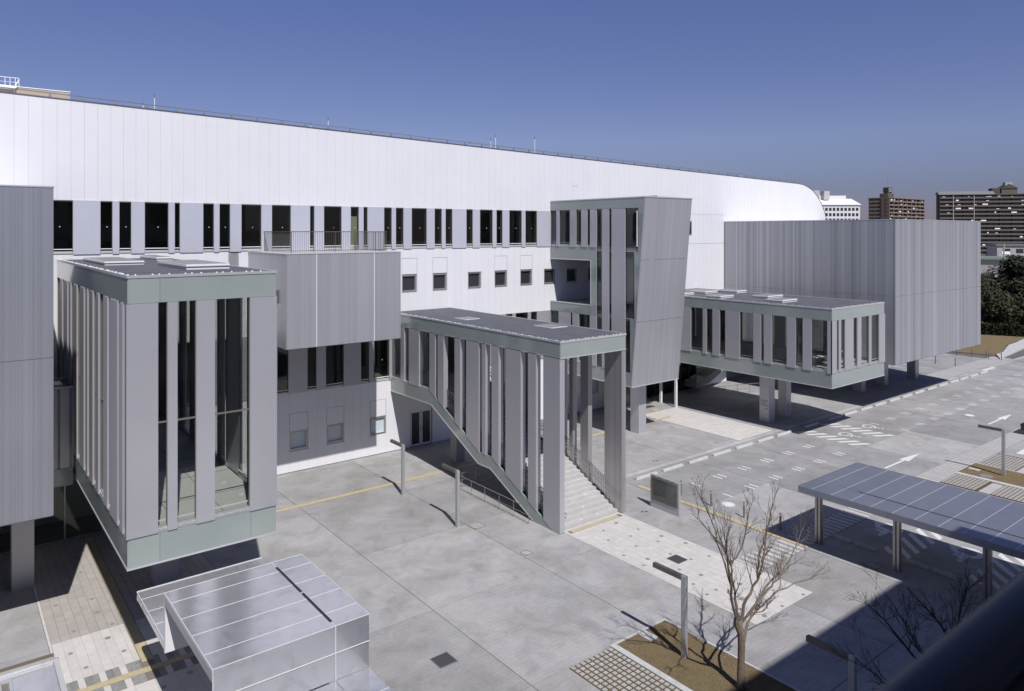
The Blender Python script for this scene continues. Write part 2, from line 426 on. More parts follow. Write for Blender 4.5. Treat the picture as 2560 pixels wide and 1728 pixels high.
for (a, b) in cols:                                          # plain right part beside the ribbed block
    if a < 45.5 or a > X_END: continue
    pc('lower_wall_panel', 'white_panel', hall, a, b, YW, YW + 0.05, 8.40, BAND0 - 0.012)
for (a, b) in cols:
    if a < 42.2 or a > X_END: continue
    pc('middle_wall_panel', 'white_panel', hall, a, b, YW, YW + 0.05, BAND0 + 0.012, BAND1)
for (a, b) in cols:                                          # behind the two left blocks
    if a > 13.0 or b < 3.0: continue
    pc('middle_wall_panel', 'white_panel', hall, a, b, YW, YW + 0.05, 8.40, BAND0 - 0.02)
panels(0.06, 4.74, 9.3, 48.4)
for (a, b) in cols:
    if a < 55.4 or a > X_END: continue
    pc('middle_wall_panel', 'white_panel', hall, a, b, YW, YW + 0.05, 0.06, 4.74)
for (a, b) in cols:
    if a < 37.4 or a > X_END: continue
    pc('middle_wall_panel', 'white_panel', hall, a, b, YW, YW + 0.05, 4.76, 8.38)
# backing wall behind the panel joints
m_ = MB()
for r in minus((-9, 59.6, 0, 16.2), holes + bandh + [(48.4, 55.4, 0.0, 3.8)]): m_.box(r[0], r[1], YW + 0.055, YW + 0.22, r[2], r[3])
mk('backing_wall', m_, 'panel_gap', hall)
# grey panels between the band windows
def band(wins, x0, x1, z0, z1):
    p = x0
    for (a, b) in wins + [(x1, x1)]:
        if a - p > 0.04: pc('band_panel', 'band_grey' if z0 > 9 else 'silver_panel', hall, p, a, YW - 0.055, YW + 0.05, z0 - 0.03, z1)
        p = b
band(W_BAND, -6.0, 37.3, BAND0, BAND1 - 0.005)
band(W_LOW, 9.4, 37.3, 4.78, 8.39)
def hall_window(a, b, z0, z1, dot=True):
    w = bx('window', 'glass_dark', hall, a + 0.02, b - 0.02, YW + 0.03, YW + 0.045, z0 + 0.2, z1 - 0.03)
    f = MB().box(a, a + 0.02, YW - 0.02, YW + 0.08, z0, z1).box(b - 0.02, b, YW - 0.02, YW + 0.08, z0, z1).box(a + 0.02, b - 0.02, YW - 0.02, YW + 0.08, z1 - 0.03, z1)
    mk('frame', f, 'bronze_trim', w)
    mk('sill', MB().box(a + 0.02, b - 0.02, YW - 0.03, YW + 0.1, z0, z0 + 0.07).box(a + 0.02, b - 0.02, YW + 0.02, YW + 0.1, z0 + 0.07, z0 + 0.13), 'silver_trim', w)
    mk('guard_bar', MB().box(a + 0.02, b - 0.02, YW - 0.005, YW + 0.02, z0 + 0.215, z0 + 0.255), 'white_steel', w)
    if dot and b - a > 0.4:
        mk('marker', MB().prism([(a + (b - a) * .57 + 0.024 * math.cos(t), z0 + 1.37 + 0.024 * math.sin(t)) for t in [i * math.pi / 4 for i in range(8)]], 'y', YW + 0.018, YW + 0.029), 'white_steel', w)
for (a, b) in W_BAND: hall_window(a, b, BAND0, BAND1 - 0.02)
for (a, b) in W_LOW: hall_window(a, b, 4.76, 8.39, a > 22)
bx('balcony_door', 'cream_door', hall, 20.56, 21.02, YW + 0.1, YW + 0.16, BAND0 + 0.06, 15.45)
# small square windows with a deep silver frame, and the shutter panel above
def small_window(x, z0, z1, pane):
    w = bx('small_window', pane, hall, x + 0.10, x + SW - 0.12, YW + 0.16, YW + 0.18, z0 + 0.14, z1 - 0.12)
    f = MB()
    for r in minus((x + 0.012, x + SW - 0.012, z0 + 0.012, z1 - 0.012), [(x + 0.10, x + SW - 0.12, z0 + 0.14, z1 - 0.12)]): f.box(r[0], r[1], YW + 0.06, YW + 0.19, r[2], r[3])
    mk('frame', f, 'silver_trim', w)
    s = MB()
    for r in minus((x + 0.055, x + SW - 0.055, z0 + 0.06, z1 - 0.06), [(x + 0.09, x + SW - 0.11, z0 + 0.13, z1 - 0.11)]): s.box(r[0], r[1], YW + 0.03, YW + 0.06, r[2], r[3])
    mk('sash', s, 'steel', w)
for x in SMALL_UP: small_window(x, 10.40, 11.61, 'far_window')
for x in SMALL_LO: small_window(x, 1.27, 2.45, 'blind')
for (xs, z0) in ((FLAP_UP, 11.61), (FLAP_LO, 2.45)):
    for x in xs: pc('shutter_panel', 'white_panel', hall, x + 0.02, x + SW - 0.02, YW + 0.004, YW + 0.05, z0 + 0.022, z0 + (1.07 if z0 > 5 else 1.08))
for (x, z) in ((39.63, 18.1), (66.06, 17.97)):                # square access hatches high on the wall
    h_ = pc('access_hatch', 'white_panel', hall, x + 0.03, x + 0.55, YW - 0.02, YW - 0.004, z + 0.03, z + 0.53)
    f = MB()
    for r in minus((x, x + 0.58, z, z + 0.56), [(x + 0.03, x + 0.55, z + 0.03, z + 0.53)]): f.box(r[0], r[1], YW - 0.012, YW - 0.001, r[2], r[3])
    mk('hatch_frame', f, 'panel_gap', hall)
w = bx('slot_window', 'far_window', hall, 54.22, 54.47, YW - 0.03, YW - 0.01, 14.23, 15.42)
mk('frame', MB().box(54.47, 54.53, YW - 0.06, YW - 0.004, 14.2, 15.46).box(54.16, 54.47, YW - 0.06, YW - 0.004, 15.42, 15.46).box(54.16, 54.47, YW - 0.06, YW - 0.004, 14.2, 14.23), 'silver_trim', w)
# double glass door under the stair
for (a, b) in ((24.92, 25.70), (25.76, 26.54)):
    d = bx('glass_door', 'far_window', hall, a + 0.09, b - 0.09, YW + 0.09, YW + 0.11, 0.16, 2.28)
    f = MB()
    for r in minus((a, b, 0.04, 2.40), [(a + 0.09, b - 0.09, 0.16, 2.28)]): f.box(r[0], r[1], YW + 0.06, YW + 0.13, r[2], r[3])
    mk('frame', f, 'white_panel', d)
    mk('handle', MB().box(25.66 if a < 25 else 25.8, 25.68 if a < 25 else 25.82, YW + 0.03, YW + 0.05, 0.9, 1.3), 'steel', d)
# glass curtain wall under the right pavilion
for i in range(6):
    x = 48.42 + i * 1.165
    d = bx('curtain_pane', 'glass_dark', hall, x + 0.03, x + 1.135, YW + 0.10, YW + 0.12, 0.1, 3.75)
    mk('mullion', MB().box(x - 0.03, x + 0.03, YW + 0.04, YW + 0.18, 0, 3.8), 'dark_trim', d)
# interiors and solid body
m_ = MB()
m_.box(-9, 59.4, YW + 0.23, YW + 5, 13.05, BAND0 + 0.02).box(-9, 59.4, YW + 0.23, YW + 5, 4.55, 4.72).box(-9, 59.4, YW + 0.23, YW + 5, 8.42, 8.6)
m_.box(-9, 59.4, YW + 5, YW + 5.3, 0, 16.1).box(-9, 59.4, YW + 0.23, YW + 5.3, 16.08, 16.3).box(-9.3, -9, YW + 0.23, YW + 5, 0, 16.3).box(59.4, 59.58, YW + 0.23, YW + 30, 0, 13)
m_.box(-9, 24, YW + 1.5, YW + 1.7, 8.6, 13.05).box(24, 44, YW + 0.3, YW + 0.4, 8.6, 13.05).box(-9, 48.3, YW + 0.3, YW + 0.42, 0.0, 4.55)
for x in (3.4, 11.0, 17.3, 22.2, 28.8, 36.6): m_.box(x, x + 0.15, YW + 0.23, YW + 5, BAND0 + 0.02, 16.07).box(x, x + 0.15, YW + 0.23, YW + 5, 4.72, 8.42)
mk('interior', m_, 'core_grey', hall)
outline = [(-9.3, 16.35), (59.5, 16.35), (59.5, 13.4), (78.62, 13.4)] + [(a - 0.03, z - 0.03) for a, z in reversed(CURVE)] + [(-9.3, top_z(-9.3) - 0.03)]
mk('roof_body', MB().prism(outline, 'y', YW + 0.06, YW + 34), 'white_panel', hall)
mk('coping', MB().prism([(-9.3, top_z(-9.3) + 0.0), (72.9, top_z(72.7)), (72.9, top_z(72.7) + 0.05), (-9.3, top_z(-9.3) + 0.05)], 'y', YW - 0.03, YW + 0.35), 'steel_dark', hall)
cv = [(72.9, 19.58)] + CURVE[1:]
mk('curved_coping', MB().prism(cv + [(a + 0.05, z + 0.05) for a, z in reversed(cv)], 'y', YW - 0.02, YW + 0.35), 'steel_dark', hall)
r_ = MB().tube([(-8, YW + 0.1, top_z(-8) + 0.27), (72.6, YW + 0.1, top_z(72.6) + 0.27)], 0.022, 6)
x = -7.38
while x < 72.5:
    z = top_z(x); r_.box(x - 0.03, x + 0.03, YW + 0.07, YW + 0.13, z + 0.04, z + 0.26).box(x - 0.05, x + 0.05, YW + 0.05, YW + 0.15, z + 0.05, z + 0.13); x += 1.47
mk('roof_rail', r_, 'steel', hall)
for (x, h) in ((8.65, 0.45), (9.22, 0.92), (19.21, 0.85), (18.06, 0.42), (30.0, 0.4), (31.88, 0.85), (32.31, 1.12), (36.08, 1.38), (62.9, 0.5)):
    z = top_z(x) + 0.03; e = bx('lightning_rod', 'white_steel', hall, x - 0.014, x + 0.014, YW + 0.4, YW + 0.428, z - 0.3, z + h - 0.22)
    mk('rod_tip', MB().box(x - 0.02, x + 0.02, YW + 0.395, YW + 0.433, z + h - 0.22, z + h - 0.1).box(x - 0.008, x + 0.008, YW + 0.41, YW + 0.43, z + h - 0.1, z + h), 'rod_red', e)
# rooftop structure at the left edge of the picture
rt = thing('rooftop_parapet', (0, YW + 6, 20), 'beige rooftop parapet and white railed platform rising behind the white hall', 'rooftop')
bx('parapet', 'beige_parapet', rt, 3.4, 5.95, YW + 6, YW + 12, 21.0, 22.48)
bx('parapet_cap', 'white_steel', rt, 3.38, 5.97, YW + 5.97, YW + 12, 22.48, 22.52)
bx('lower_parapet', 'beige_parapet', rt, -4, 3.4, YW + 6.3, YW + 12, 21.0, 22.36)
mk('platform', MB().prism([(-4, 22.36), (3.3, 22.36), (3.5, 22.52), (-4, 22.52)], 'y', YW + 5.9, YW + 7), 'white_steel', rt)
r_ = MB().tube([(-4, YW + 6, 22.97), (3.52, YW + 6, 22.97)], 0.018, 6).tube([(-4, YW + 6, 22.72), (3.52, YW + 6, 22.72)], 0.010, 5)
for x in (3.52, 3.35, 3.11, 2.88, 2.6, 2.3, 2.0, 1.7): r_.box(x - 0.013, x + 0.013, YW + 5.99, YW + 6.02, 22.4, 22.97)
r_.tube([(3.52, YW + 6, 22.9), (3.34, YW + 6, 22.5)], 0.03, 5)
mk('railing', r_, 'white_steel', rt)

# ================================================================== pavilions (glass, grey panels, green glass fascia)
def spans_gap(spans, a, b):
    out = []; p = a
    for (s, e) in sorted(spans):
        if s - p > 0.03: out.append((p, s))
        p = e
    if b - p > 0.03: out.append((p, b))
    return out
def fbox(axis, pl, s0, s1, d0, d1, z0, z1):
    """box on a facade: s along the wall, d depth behind the plane (negative = proud)"""
    if axis == 'x': return (pl + d0, pl + d1, s0, s1, z0, z1)
    if axis == 'X': return (pl - d1, pl - d0, s0, s1, z0, z1)
    return (s0, s1, pl + d0, pl + d1, z0, z1)
def facade(root, axis, pl, a, b, spans, z0, z1, transom=None, pmat='silver_panel', gl='glass', proud=0.06):
    for (s, e) in spans: pc('panel', pmat, root, *fbox(axis, pl, s, e, -proud, 0.03, z0, z1))
    for (s, e) in spans_gap(spans, a, b):
        w = bx('window', gl, root, *fbox(axis, pl, s + 0.015, e - 0.015, 0.05, 0.065, z0 + 0.18, z1))
        mk('sill', MB().box(*fbox(axis, pl, s, e, -0.005, 0.10, z0, z0 + 0.09)).box(*fbox(axis, pl, s, e, 0.03, 0.10, z0 + 0.09, z0 + 0.18)), 'galvanised', w)
        f = MB().box(*fbox(axis, pl, s, s + 0.015, 0.0, 0.09, z0 + 0.18, z1)).box(*fbox(axis, pl, e - 0.015, e, 0.0, 0.09, z0 + 0.18, z1))
        if transom: f.box(*fbox(axis, pl, s + 0.015, e - 0.015, 0.02, 0.09, transom - 0.025, transom + 0.025))
        mk('frame', f, 'bronze_trim', w)
        mk('guard_bar', MB().box(*fbox(axis, pl, s + 0.02, e - 0.02, 0.10, 0.13, z0 + 0.30, z0 + 0.34)), 'white_steel', w)
def fascia(root, axis, pl, cuts, z0, z1, name='fascia_panel'):
    for a, b in zip(cuts, cuts[1:]): pc(name, 'green_glass', root, *fbox(axis, pl, a + 0.004, b - 0.004, -0.02, 0.03, z0, z1))
def roof(root, x0, x1, y0, y1, z, skylights=(), clips=0.55):
    bx('roof', 'roof_membrane', root, x0 + 0.05, x1 - 0.05, y0 + 0.05, y1, z - 0.25, z)
    mk('roof_edge', MB().box(x0 - 0.04, x0 + 0.05, y0 - 0.04, y1, z - 0.06, z + 0.03).box(x0 + 0.05, x1 - 0.05, y0 - 0.04, y0 + 0.05, z - 0.06, z + 0.03).box(x1 - 0.05, x1 + 0.04, y0 - 0.04, y1, z - 0.06, z + 0.03), 'silver_trim', root)
    c = MB(); y = y0 + 0.3; i = 0
    while y < y1:
        for q in ((y,), (y, y + 0.22))[i % 2]: c.box(x0 + 0.03, x0 + 0.08, q, q + 0.032, z + 0.03, z + 0.055)
        y += clips * (1.0 + 0.4 * (i % 3 == 0)); i += 1
    x = x0 + 0.2; i = 0
    while x < x1 - 0.1:
        for q in ((x,), (x, x + 0.2))[i % 2]: c.box(q, q + 0.04, y0 + 0.03, y0 + 0.07, z + 0.03, z + 0.06)
        x += clips * 0.9; i += 1
    mk('roof_edge_clip', c, 'white_steel', root, kind='stuff')
    for (a, b, c0, d, h) in skylights:
        s = bx('skylight', 'skylight_frame', root, a, b, c0, d, z, z + h)
        mk('skylight_glass', MB().box(a + 0.07, b - 0.07, c0 + 0.07, d - 0.07, z + h, z + h + 0.012), 'skylight_top', s)
        if h > 0.1: mk('skylight_rim', MB().box(a - 0.04, b + 0.04, c0 - 0.04, d + 0.04, z + h * 0.55, z + h * 0.68), 'silver_trim', s)
def trim(root, x0, x1, y0, y1, z):
    mk('bottom_edge', MB().box(x0 - 0.035, x0 + 0.04, y0 - 0.035, y1, z - 0.03, z + 0.025).box(x0 + 0.04, x1 - 0.04, y0 - 0.035, y0 + 0.04, z - 0.03, z + 0.025).box(x1 - 0.04, x1 + 0.035, y0 - 0.035, y1, z - 0.03, z + 0.025), 'silver_trim', root)
def column(root, x0, x1, y0, y1, z1, mat='silver_panel'): return bx('column', mat, root, x0, x1, y0, y1, 0, z1)

# ---- tall left pavilion
A = thing('glass_pavilion', (7.0, 34, 0), 'tall glass pavilion of wide grey panels in front of the hall, nearest on the left', 'building')
ax0, ax1, ay0 = 4.68, 9.37, 25.45
Y1 = YW - 0.07
edges = [40.51, 38.71, 37.65, 35.82, 33.9, 33.01, 31.73, 30.48, 28.68, 26.87, 26.0]
fr = [0.5, 0.62, 0.5, 0.62, 0.55, 0.45, 0.6, 0.45, 0.36, 0.72, 0.5]
lsp = []
for i, e in enumerate(edges):
    nx = edges[i - 1] if i else 42.0
    lsp.append((e, e + (nx - e) * fr[i]))
lsp.append((25.40, 25.62))
facade(A, 'x', ax0, ay0, Y1, lsp, 4.84, 12.21, transom=8.35)
facade(A, 'y', ay0, ax0, ax1, [(4.62, 5.54), (5.82, 6.12), (6.70, 7.29), (8.46, 9.40)], 4.84, 12.21, transom=8.35)
rsp = [(25.7, 27.0), (27.6, 28.2), (29.2, 30.8), (31.4, 32.0), (33.1, 34.4), (35.0, 36.3), (37.4, 38.2), (39.4, 42.6)]
facade(A, 'X', ax1, ay0 + 0.1, Y1, rsp, 4.84, 12.21)
for pl, ax_, cuts in ((ax0, 'x', [ay0, 31.4, 37.3, Y1]), (ax1, 'X', [ay0, 31.4, 37.3, Y1])):
    fascia(A, ax_, pl, cuts, 12.22, 13.02); fascia(A, ax_, pl, cuts, 3.90, 4.83, 'lower_fascia_panel')
fascia(A, 'y', ay0, [ax0, 5.6, 9.37], 12.22, 13.02); fascia(A, 'y', ay0, [ax0, 5.6, 8.5, 9.37], 3.90, 4.83, 'lower_fascia_panel')
roof(A, ax0, ax1, ay0, Y1, 13.08, [(5.45, 6.95, 34.4, 40.0, 0.16), (7.2, 8.75, 28.6, 33.0, 0.20), (8.35, 9.1, 38.6, 42.3, 0.16)])
trim(A, ax0, ax1, ay0, Y1, 3.88)
bx('floor', 'interior_floor', A, ax0 + 0.08, ax1 - 0.08, ay0 + 0.08, Y1, 4.5, 4.85)
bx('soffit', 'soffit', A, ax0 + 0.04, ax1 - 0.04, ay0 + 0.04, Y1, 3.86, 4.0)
bx('ceiling', 'interior_wall', A, ax0 + 0.08, ax1 - 0.08, ay0 + 0.08, Y1, 12.3, 12.5)
c = MB()
for i, y in enumerate([27.2, 28.9, 30.6, 32.3, 34.0, 35.8]): c.disc(8.75 - 0.1 * (i % 2), y, 4.85, 4.865, 0.09, 12).disc(6.1 + 0.5 * (i % 2), y + 0.4, 4.85, 4.865, 0.09, 12)
mk('floor_light', c, 'white_panel', A, kind='stuff')
c = MB()
for x in (6.2, 7.75): c.box(x, x + 0.02, ay0 + 0.1, Y1, 4.851, 4.855)
for y in (27.9, 30.4, 32.9): c.box(ax0 + 0.1, ax1 - 0.1, y, y + 0.025, 4.851, 4.856)
mk('floor_joint', c, 'joint_dark', A, kind='stuff')
column(A, 6.95, 7.85, 32.3, 33.1, 3.86); column(A, 6.95, 7.85, 38.6, 39.4, 3.86)

# ---- right pavilion
C = thing('low_glass_pavilion', (51, 34, 0), 'low glass pavilion on pillars beside the parking bays, with grey panels and flat skylights', 'building')
cx0, cx1, cy0 = 47.64, 55.14, 25.55
facade(C, 'x', cx0, cy0, Y1, [(25.5, 25.84), (27.01, 27.64), (28.2, 28.86), (30.07, 30.69), (30.95, 31.58), (32.77, 34.04), (34.58, 35.22), (35.81, 36.14), (37.32, 38.6), (39.4, 40.3), (41.0, 42.6)], 4.84, 8.40)
facade(C, 'y', cy0, cx0, cx1, [(47.58, 48.21), (48.48, 48.78), (49.32, 50.49), (51.04, 51.62), (52.76, 53.10), (54.26, 55.20)], 4.84, 8.40)
facade(C, 'X', cx1, cy0 + 0.1, Y1, [(25.6, 26.3), (27.4, 28.3), (29.5, 30.2), (31.4, 32.6), (33.6, 34.5), (35.7, 36.5), (37.7, 42.6)], 4.84, 8.40)
for pl, ax_ in ((cx0, 'x'), (cx1, 'X')):
    fascia(C, ax_, pl, [cy0, 31.57, 37.36, Y1], 8.41, 9.17); fascia(C, ax_, pl, [cy0, 31.57, 37.36, Y1], 3.86, 4.83, 'lower_fascia_panel')
fascia(C, 'y', cy0, [cx0, cx1], 8.41, 9.17); fascia(C, 'y', cy0, [cx0, cx1], 3.86, 4.83, 'lower_fascia_panel')
roof(C, cx0, cx1, cy0, Y1, 9.23, [(48.9, 50.9, 30.0, 31.4, 0.2), (51.1, 53.2, 32.6, 34.0, 0.2), (48.2, 49.9, 34.9, 36.3, 0.2), (53.5, 54.9, 37.1, 39.0, 0.2), (50.9, 52.6, 38.4, 40.4, 0.2), (48.2, 49.4, 38.4, 40.0, 0.2)])
trim(C, cx0, cx1, cy0, Y1, 3.84)
bx('floor', 'interior_floor', C, cx0 + 0.08, cx1 - 0.08, cy0 + 0.08, Y1, 4.5, 4.85)
bx('soffit', 'soffit', C, cx0 + 0.04, cx1 - 0.04, cy0 + 0.04, Y1, 3.82, 3.95)
bx('ceiling', 'interior_wall', C, cx0 + 0.08, cx1 - 0.08, cy0 + 0.08, Y1, 8.45, 8.6)
c1 = column(C, 49.46, 50.25, 31.48, 32.28, 3.82); c2 = column(C, 52.12, 52.80, 31.65, 32.35, 3.82)
# notice in four short lines of small characters on the first column (illegible at this distance)
t_ = MB(); rr_ = random.Random(3)
for row, (z, y0_, n_) in enumerate(((1.62, 32.20, 8), (1.44, 32.20, 6), (1.26, 32.20, 9), (1.02, 31.82, 4))):
    y = y0_
    if row < 3: t_.box(49.452, 49.459, y - 0.06, y, z - 0.04, z + 0.03); y -= 0.12
    for q in range(n_):
        for s_ in range(3): t_.box(49.452, 49.459, y - 0.055, y - 0.005, z - 0.045 + s_ * 0.032, z - 0.032 + s_ * 0.032)
        dx = rr_.uniform(0.01, 0.04); t_.box(49.452, 49.459, y - dx - 0.012, y - dx, z - 0.045, z + 0.04); y -= 0.066
mk('lettering', t_, 'letter', c1)
def wheelchair(mapf, w=1.0, nrm=(0, 0, 1)):
    """accessible symbol as flat strips; mapf turns symbol coordinates (0..1 wide, 0..1.25 high) into a point"""
    b = MB(); lay = [0]
    def strip(pts, hw):
        hw *= w; lay[0] += 1
        pts = [Vector((p[0], p[1], 0)) for p in pts]; L = []; Rr = []
        for i, p in enumerate(pts):
            d = (pts[min(i + 1, len(pts) - 1)] - pts[max(i - 1, 0)]).normalized(); n_ = Vector((-d.y, d.x, 0))
            L.append(p + n_ * hw); Rr.append(p - n_ * hw)
        for i in range(len(pts) - 1):
            b.quad([tuple(Vector(mapf(q.x, q.y)) + Vector(nrm) * 0.0006 * lay[0]) for q in (L[i], L[i + 1], Rr[i + 1], Rr[i])])
    b.quad([mapf(0.36 + 0.085 * math.cos(t), 1.15 + 0.085 * math.sin(t)) for t in [i * math.pi / 6 for i in range(12)]])
    strip([(0.37, 1.02), (0.40, 0.56)], 0.06)
    strip([(0.37, 0.56), (0.74, 0.56)], 0.055)
    strip([(0.72, 0.56), (0.90, 0.16), (1.02, 0.20)], 0.055)
    strip([(0.40, 0.80), (0.68, 0.80)], 0.045)
    strip([(0.42 + 0.34 * math.cos(R(t)), 0.36 + 0.34 * math.sin(R(t))) for t in range(118, 351, 12)], 0.05)
    return b
t_ = wheelchair(lambda u, v: (52.2 + u * 0.38, 31.643, 0.62 + v * 0.5), 1.0, (0, -1, 0)); mk('accessible_symbol', t_, 'letter', c2)
t_ = MB()
for z in (0.35, 0.45): t_.box(52.25, 52.55, 31.64, 31.647, z, z + 0.04)
mk('lettering', t_, 'letter', c2)
# furniture seen through the glass of the right pavilion
for (x, y) in ((48.6, 27.2), (52.5, 27.6), (51.0, 29.2)):
    t = thing('table', (x, y, 4.85), 'white table inside the low glass pavilion, ' + {48.6: 'nearest its front left corner', 52.5: 'behind the front glass at the right', 51.0: 'deepest in the room'}[x], 'table', 'tables in the pavilion')
    bx('tabletop', 'white_panel', t, x, x + 1.4, y, y + 0.9, 5.55, 5.60)
    for (i, j) in ((0.05, 0.05), (1.31, 0.05), (0.05, 0.81), (1.31, 0.81)): bx('leg', 'steel', t, x + i, x + i + 0.04, y + j, y + j + 0.04, 4.85, 5.55)

# ---- leaning tower
T = thing('leaning_tower', (39.7, 38, 0), 'glass tower with an outward leaning grey ribbed front and an open balcony', 'building')
tx0, tx1 = 37.32, 42.2
def lean(z): return 33.0 + (34.22 - 33.0) * (16.85 - z) / (16.85 - 3.82)
def tpl(name, mat, ya, yb, z0, z1, d0, d1, skew=False):
    """plate on the tower's left face; skew: its front edge follows the leaning front"""
    poly = [(ya, z1), (yb, z1), (yb, z0), (ya, z0)] if not skew else [(ya, z1), (lean(z1) + yb, z1), (lean(z0) + yb, z0), (ya, z0)]
    return mk(name, MB().prism(poly, 'x', tx0 + d0, tx0 + d1), mat, T)
tpl('fascia_panel', 'green_glass', Y1, 39.2, 16.1, 16.80, -0.02, 0.03); tpl('fascia_panel', 'green_glass', 39.19, 35.9, 16.1, 16.80, -0.02, 0.03); tpl('fascia_panel', 'green_glass', 35.89, 0.05, 16.1, 16.80, -0.02, 0.03, True)
tpl('fascia_panel', 'green_glass', Y1, 38.22, 12.42, 13.32, -0.02, 0.03); tpl('fascia_panel', 'green_glass', Y1, 38.22, 8.40, 9.10, -0.02, 0.03)
tpl('fascia_panel', 'green_glass', 38.21, 37.64, 9.1, 13.32, -0.02, 0.03)
tpl('fascia_panel', 'green_glass', 38.21, 37.64, 8.40, 9.09, -0.02, 0.03)
tpl('lower_fascia_panel', 'green_glass', Y1, 38.1, 3.86, 4.78, -0.02, 0.03); tpl('lower_fascia_panel', 'green_glass', 38.09, 34.9, 3.86, 4.78, -0.02, 0.03)
for z0, z1 in ((4.79, 8.5), (8.52, 13.1), (13.12, 16.09)): tpl('corner_glass', 'green_glass', 0.42 + lean((z0 + z1) / 2), 0.05, z0, z1, -0.02, 0.03, True)
tpl('corner_glass', 'green_glass', 34.89, 0.05, 3.86, 4.78, -0.02, 0.03, True)
facade(T, 'x', tx0, 37.64, Y1, [(41.62, 41.94), (39.76, 40.42), (38.57, 39.20), (37.62, 38.26)], 13.34, 16.08)
facade(T, 'x', tx0, 37.64, Y1, [(40.39, 41.68), (39.48, 40.13), (37.62, 38.29)], 4.79, 8.38)
pc('tall_panel', 'silver_panel', T, tx0 - 0.06, tx0 + 0.03, 36.38, 37.05, 4.79, 16.08)
pc('tall_panel', 'silver_panel', T, tx0 - 0.06, tx0 + 0.03, 34.83, 36.10, 4.79, 16.08)
for (a, b) in ((37.05, 37.62), (36.10, 36.38)):
    w = bx('tall_window', 'glass', T, tx0 + 0.05, tx0 + 0.065, a, b, 4.79, 16.08)
    f = MB()
    for z in (8.5, 13.12): f.box(tx0 + 0.01, tx0 + 0.08, a, b, z - 0.025, z + 0.025)
    mk('transom', f, 'steel', w)
w = mk('tall_window', MB().prism([(34.83, 16.08), (lean(16.08) + 0.6, 16.08), (lean(4.79) + 0.35, 4.79), (34.83, 4.79)], 'x', tx0 + 0.05, tx0 + 0.065), 'glass', T)
f = MB()
for z in (8.5, 13.12): f.box(tx0 + 0.0, tx0 + 0.08, lean(z) + 0.45, 34.83, z - 0.03, z + 0.03)
mk('transom', f, 'steel', w)
# leaning ribbed front in three pieces
for z0, z1 in ((3.82, 8.30), (8.32, 12.55), (12.57, 16.80)):
    b = MB(); b.prism([(lean(z0), z0), (lean(z1), z1), (lean(z1) + 0.1, z1), (lean(z0) + 0.1, z0)], 'x', tx0 - 0.03, tx1 + 0.03); mk('leaning_panel', b, 'ribbed_lean', T)
mk('roof', MB().box(tx0 + 0.03, tx1, lean(16.8) + 0.05, Y1, 16.6, 16.82), 'roof_membrane', T)
mk('roof_edge', MB().box(tx0 - 0.04, tx0 + 0.05, lean(16.8) - 0.04, Y1, 16.80, 16.87).box(tx0 + 0.05, tx1 + 0.04, lean(16.8) - 0.04, lean(16.8) + 0.06, 16.80, 16.87), 'silver_trim', T)
bx('roof_hatch', 'skylight_frame', T, 39.2, 41.2, 33.6, 35.2, 16.82, 17.0)
c = MB()
for i in range(14): c.box(tx0 - 0.01, tx0 + 0.05, 33.5 + i * 0.66, 33.56 + i * 0.66, 16.87, 16.92)
mk('roof_edge_clip', c, 'white_steel', T, kind='stuff')
mk('soffit', MB().box(tx0 + 0.03, tx1, 34.3, Y1, 3.80, 3.95), 'soffit', T)
mk('bottom_edge', MB().box(tx0 - 0.035, tx0 + 0.03, 34.2, Y1, 3.80, 3.86).box(tx0 + 0.03, tx1 + 0.03, 34.19, 34.29, 3.79, 3.83), 'silver_trim', T)
m_ = MB().box(tx0 + 0.1, tx1 - 0.1, 34.4, Y1, 4.5, 4.78).box(tx0 + 0.1, tx1 - 0.1, 34.0, 37.7, 8.3, 8.5).box(tx0 + 0.1, tx1 - 0.1, 33.6, Y1, 13.1, 13.33).box(tx0 + 0.1, tx1 - 0.1, 37.8, Y1, 8.38, 8.6)
mk('floor', m_, 'interior_floor', T)
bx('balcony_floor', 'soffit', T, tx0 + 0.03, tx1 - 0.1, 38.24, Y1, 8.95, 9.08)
mk('balcony_edge', MB().box(tx0 - 0.04, tx0 + 0.06, 38.22, Y1, 9.09, 9.16).box(tx0 - 0.04, tx0 + 0.06, 38.19, 38.25, 9.16, 12.42).box(tx0 - 0.04, tx0 + 0.06, 38.25, Y1, 12.37, 12.42), 'silver_trim', T)
bx('balcony_ceiling', 'silver_panel', T, tx0 + 0.03, tx1 - 0.1, 38.24, Y1, 12.42, 12.6)
bx('balcony_side', 'glass', T, tx0 + 0.06, tx1 - 0.2, 38.16, 38.2, 9.1, 12.4)
# the tower's far side and inner walls
facade(T, 'X', tx1, 35.2, Y1, [(35.3, 36.3), (36.9, 38.0), (38.5, 39.6), (40.2, 41.2), (41.8, 42.6)], 4.79, 16.08)
mk('side_wall', MB().prism([(Y1, 16.8), (lean(16.8) + 0.1, 16.8), (lean(16.08) + 0.1, 16.08), (Y1, 16.08)], 'x', tx1 - 0.06, tx1).prism([(Y1, 4.79), (Y1, 3.85), (lean(3.85) + 0.1, 3.85), (lean(4.79) + 0.1, 4.79)], 'x', tx1 - 0.06, tx1).prism([(35.2, 4.79), (35.2, 16.08), (lean(16.08) + 0.1, 16.08), (lean(4.79) + 0.1, 4.79)], 'x', tx1 - 0.06, tx1), 'silver_panel', T)
bx('partition', 'interior_wall', T, 39.8, 39.95, 36.2, Y1, 13.33, 16.08); bx('partition', 'interior_wall', T, 40.0, 40.15, 36.4, Y1, 4.78, 8.3)
column(T, 39.42, 40.2, 35.5, 36.3, 3.8)
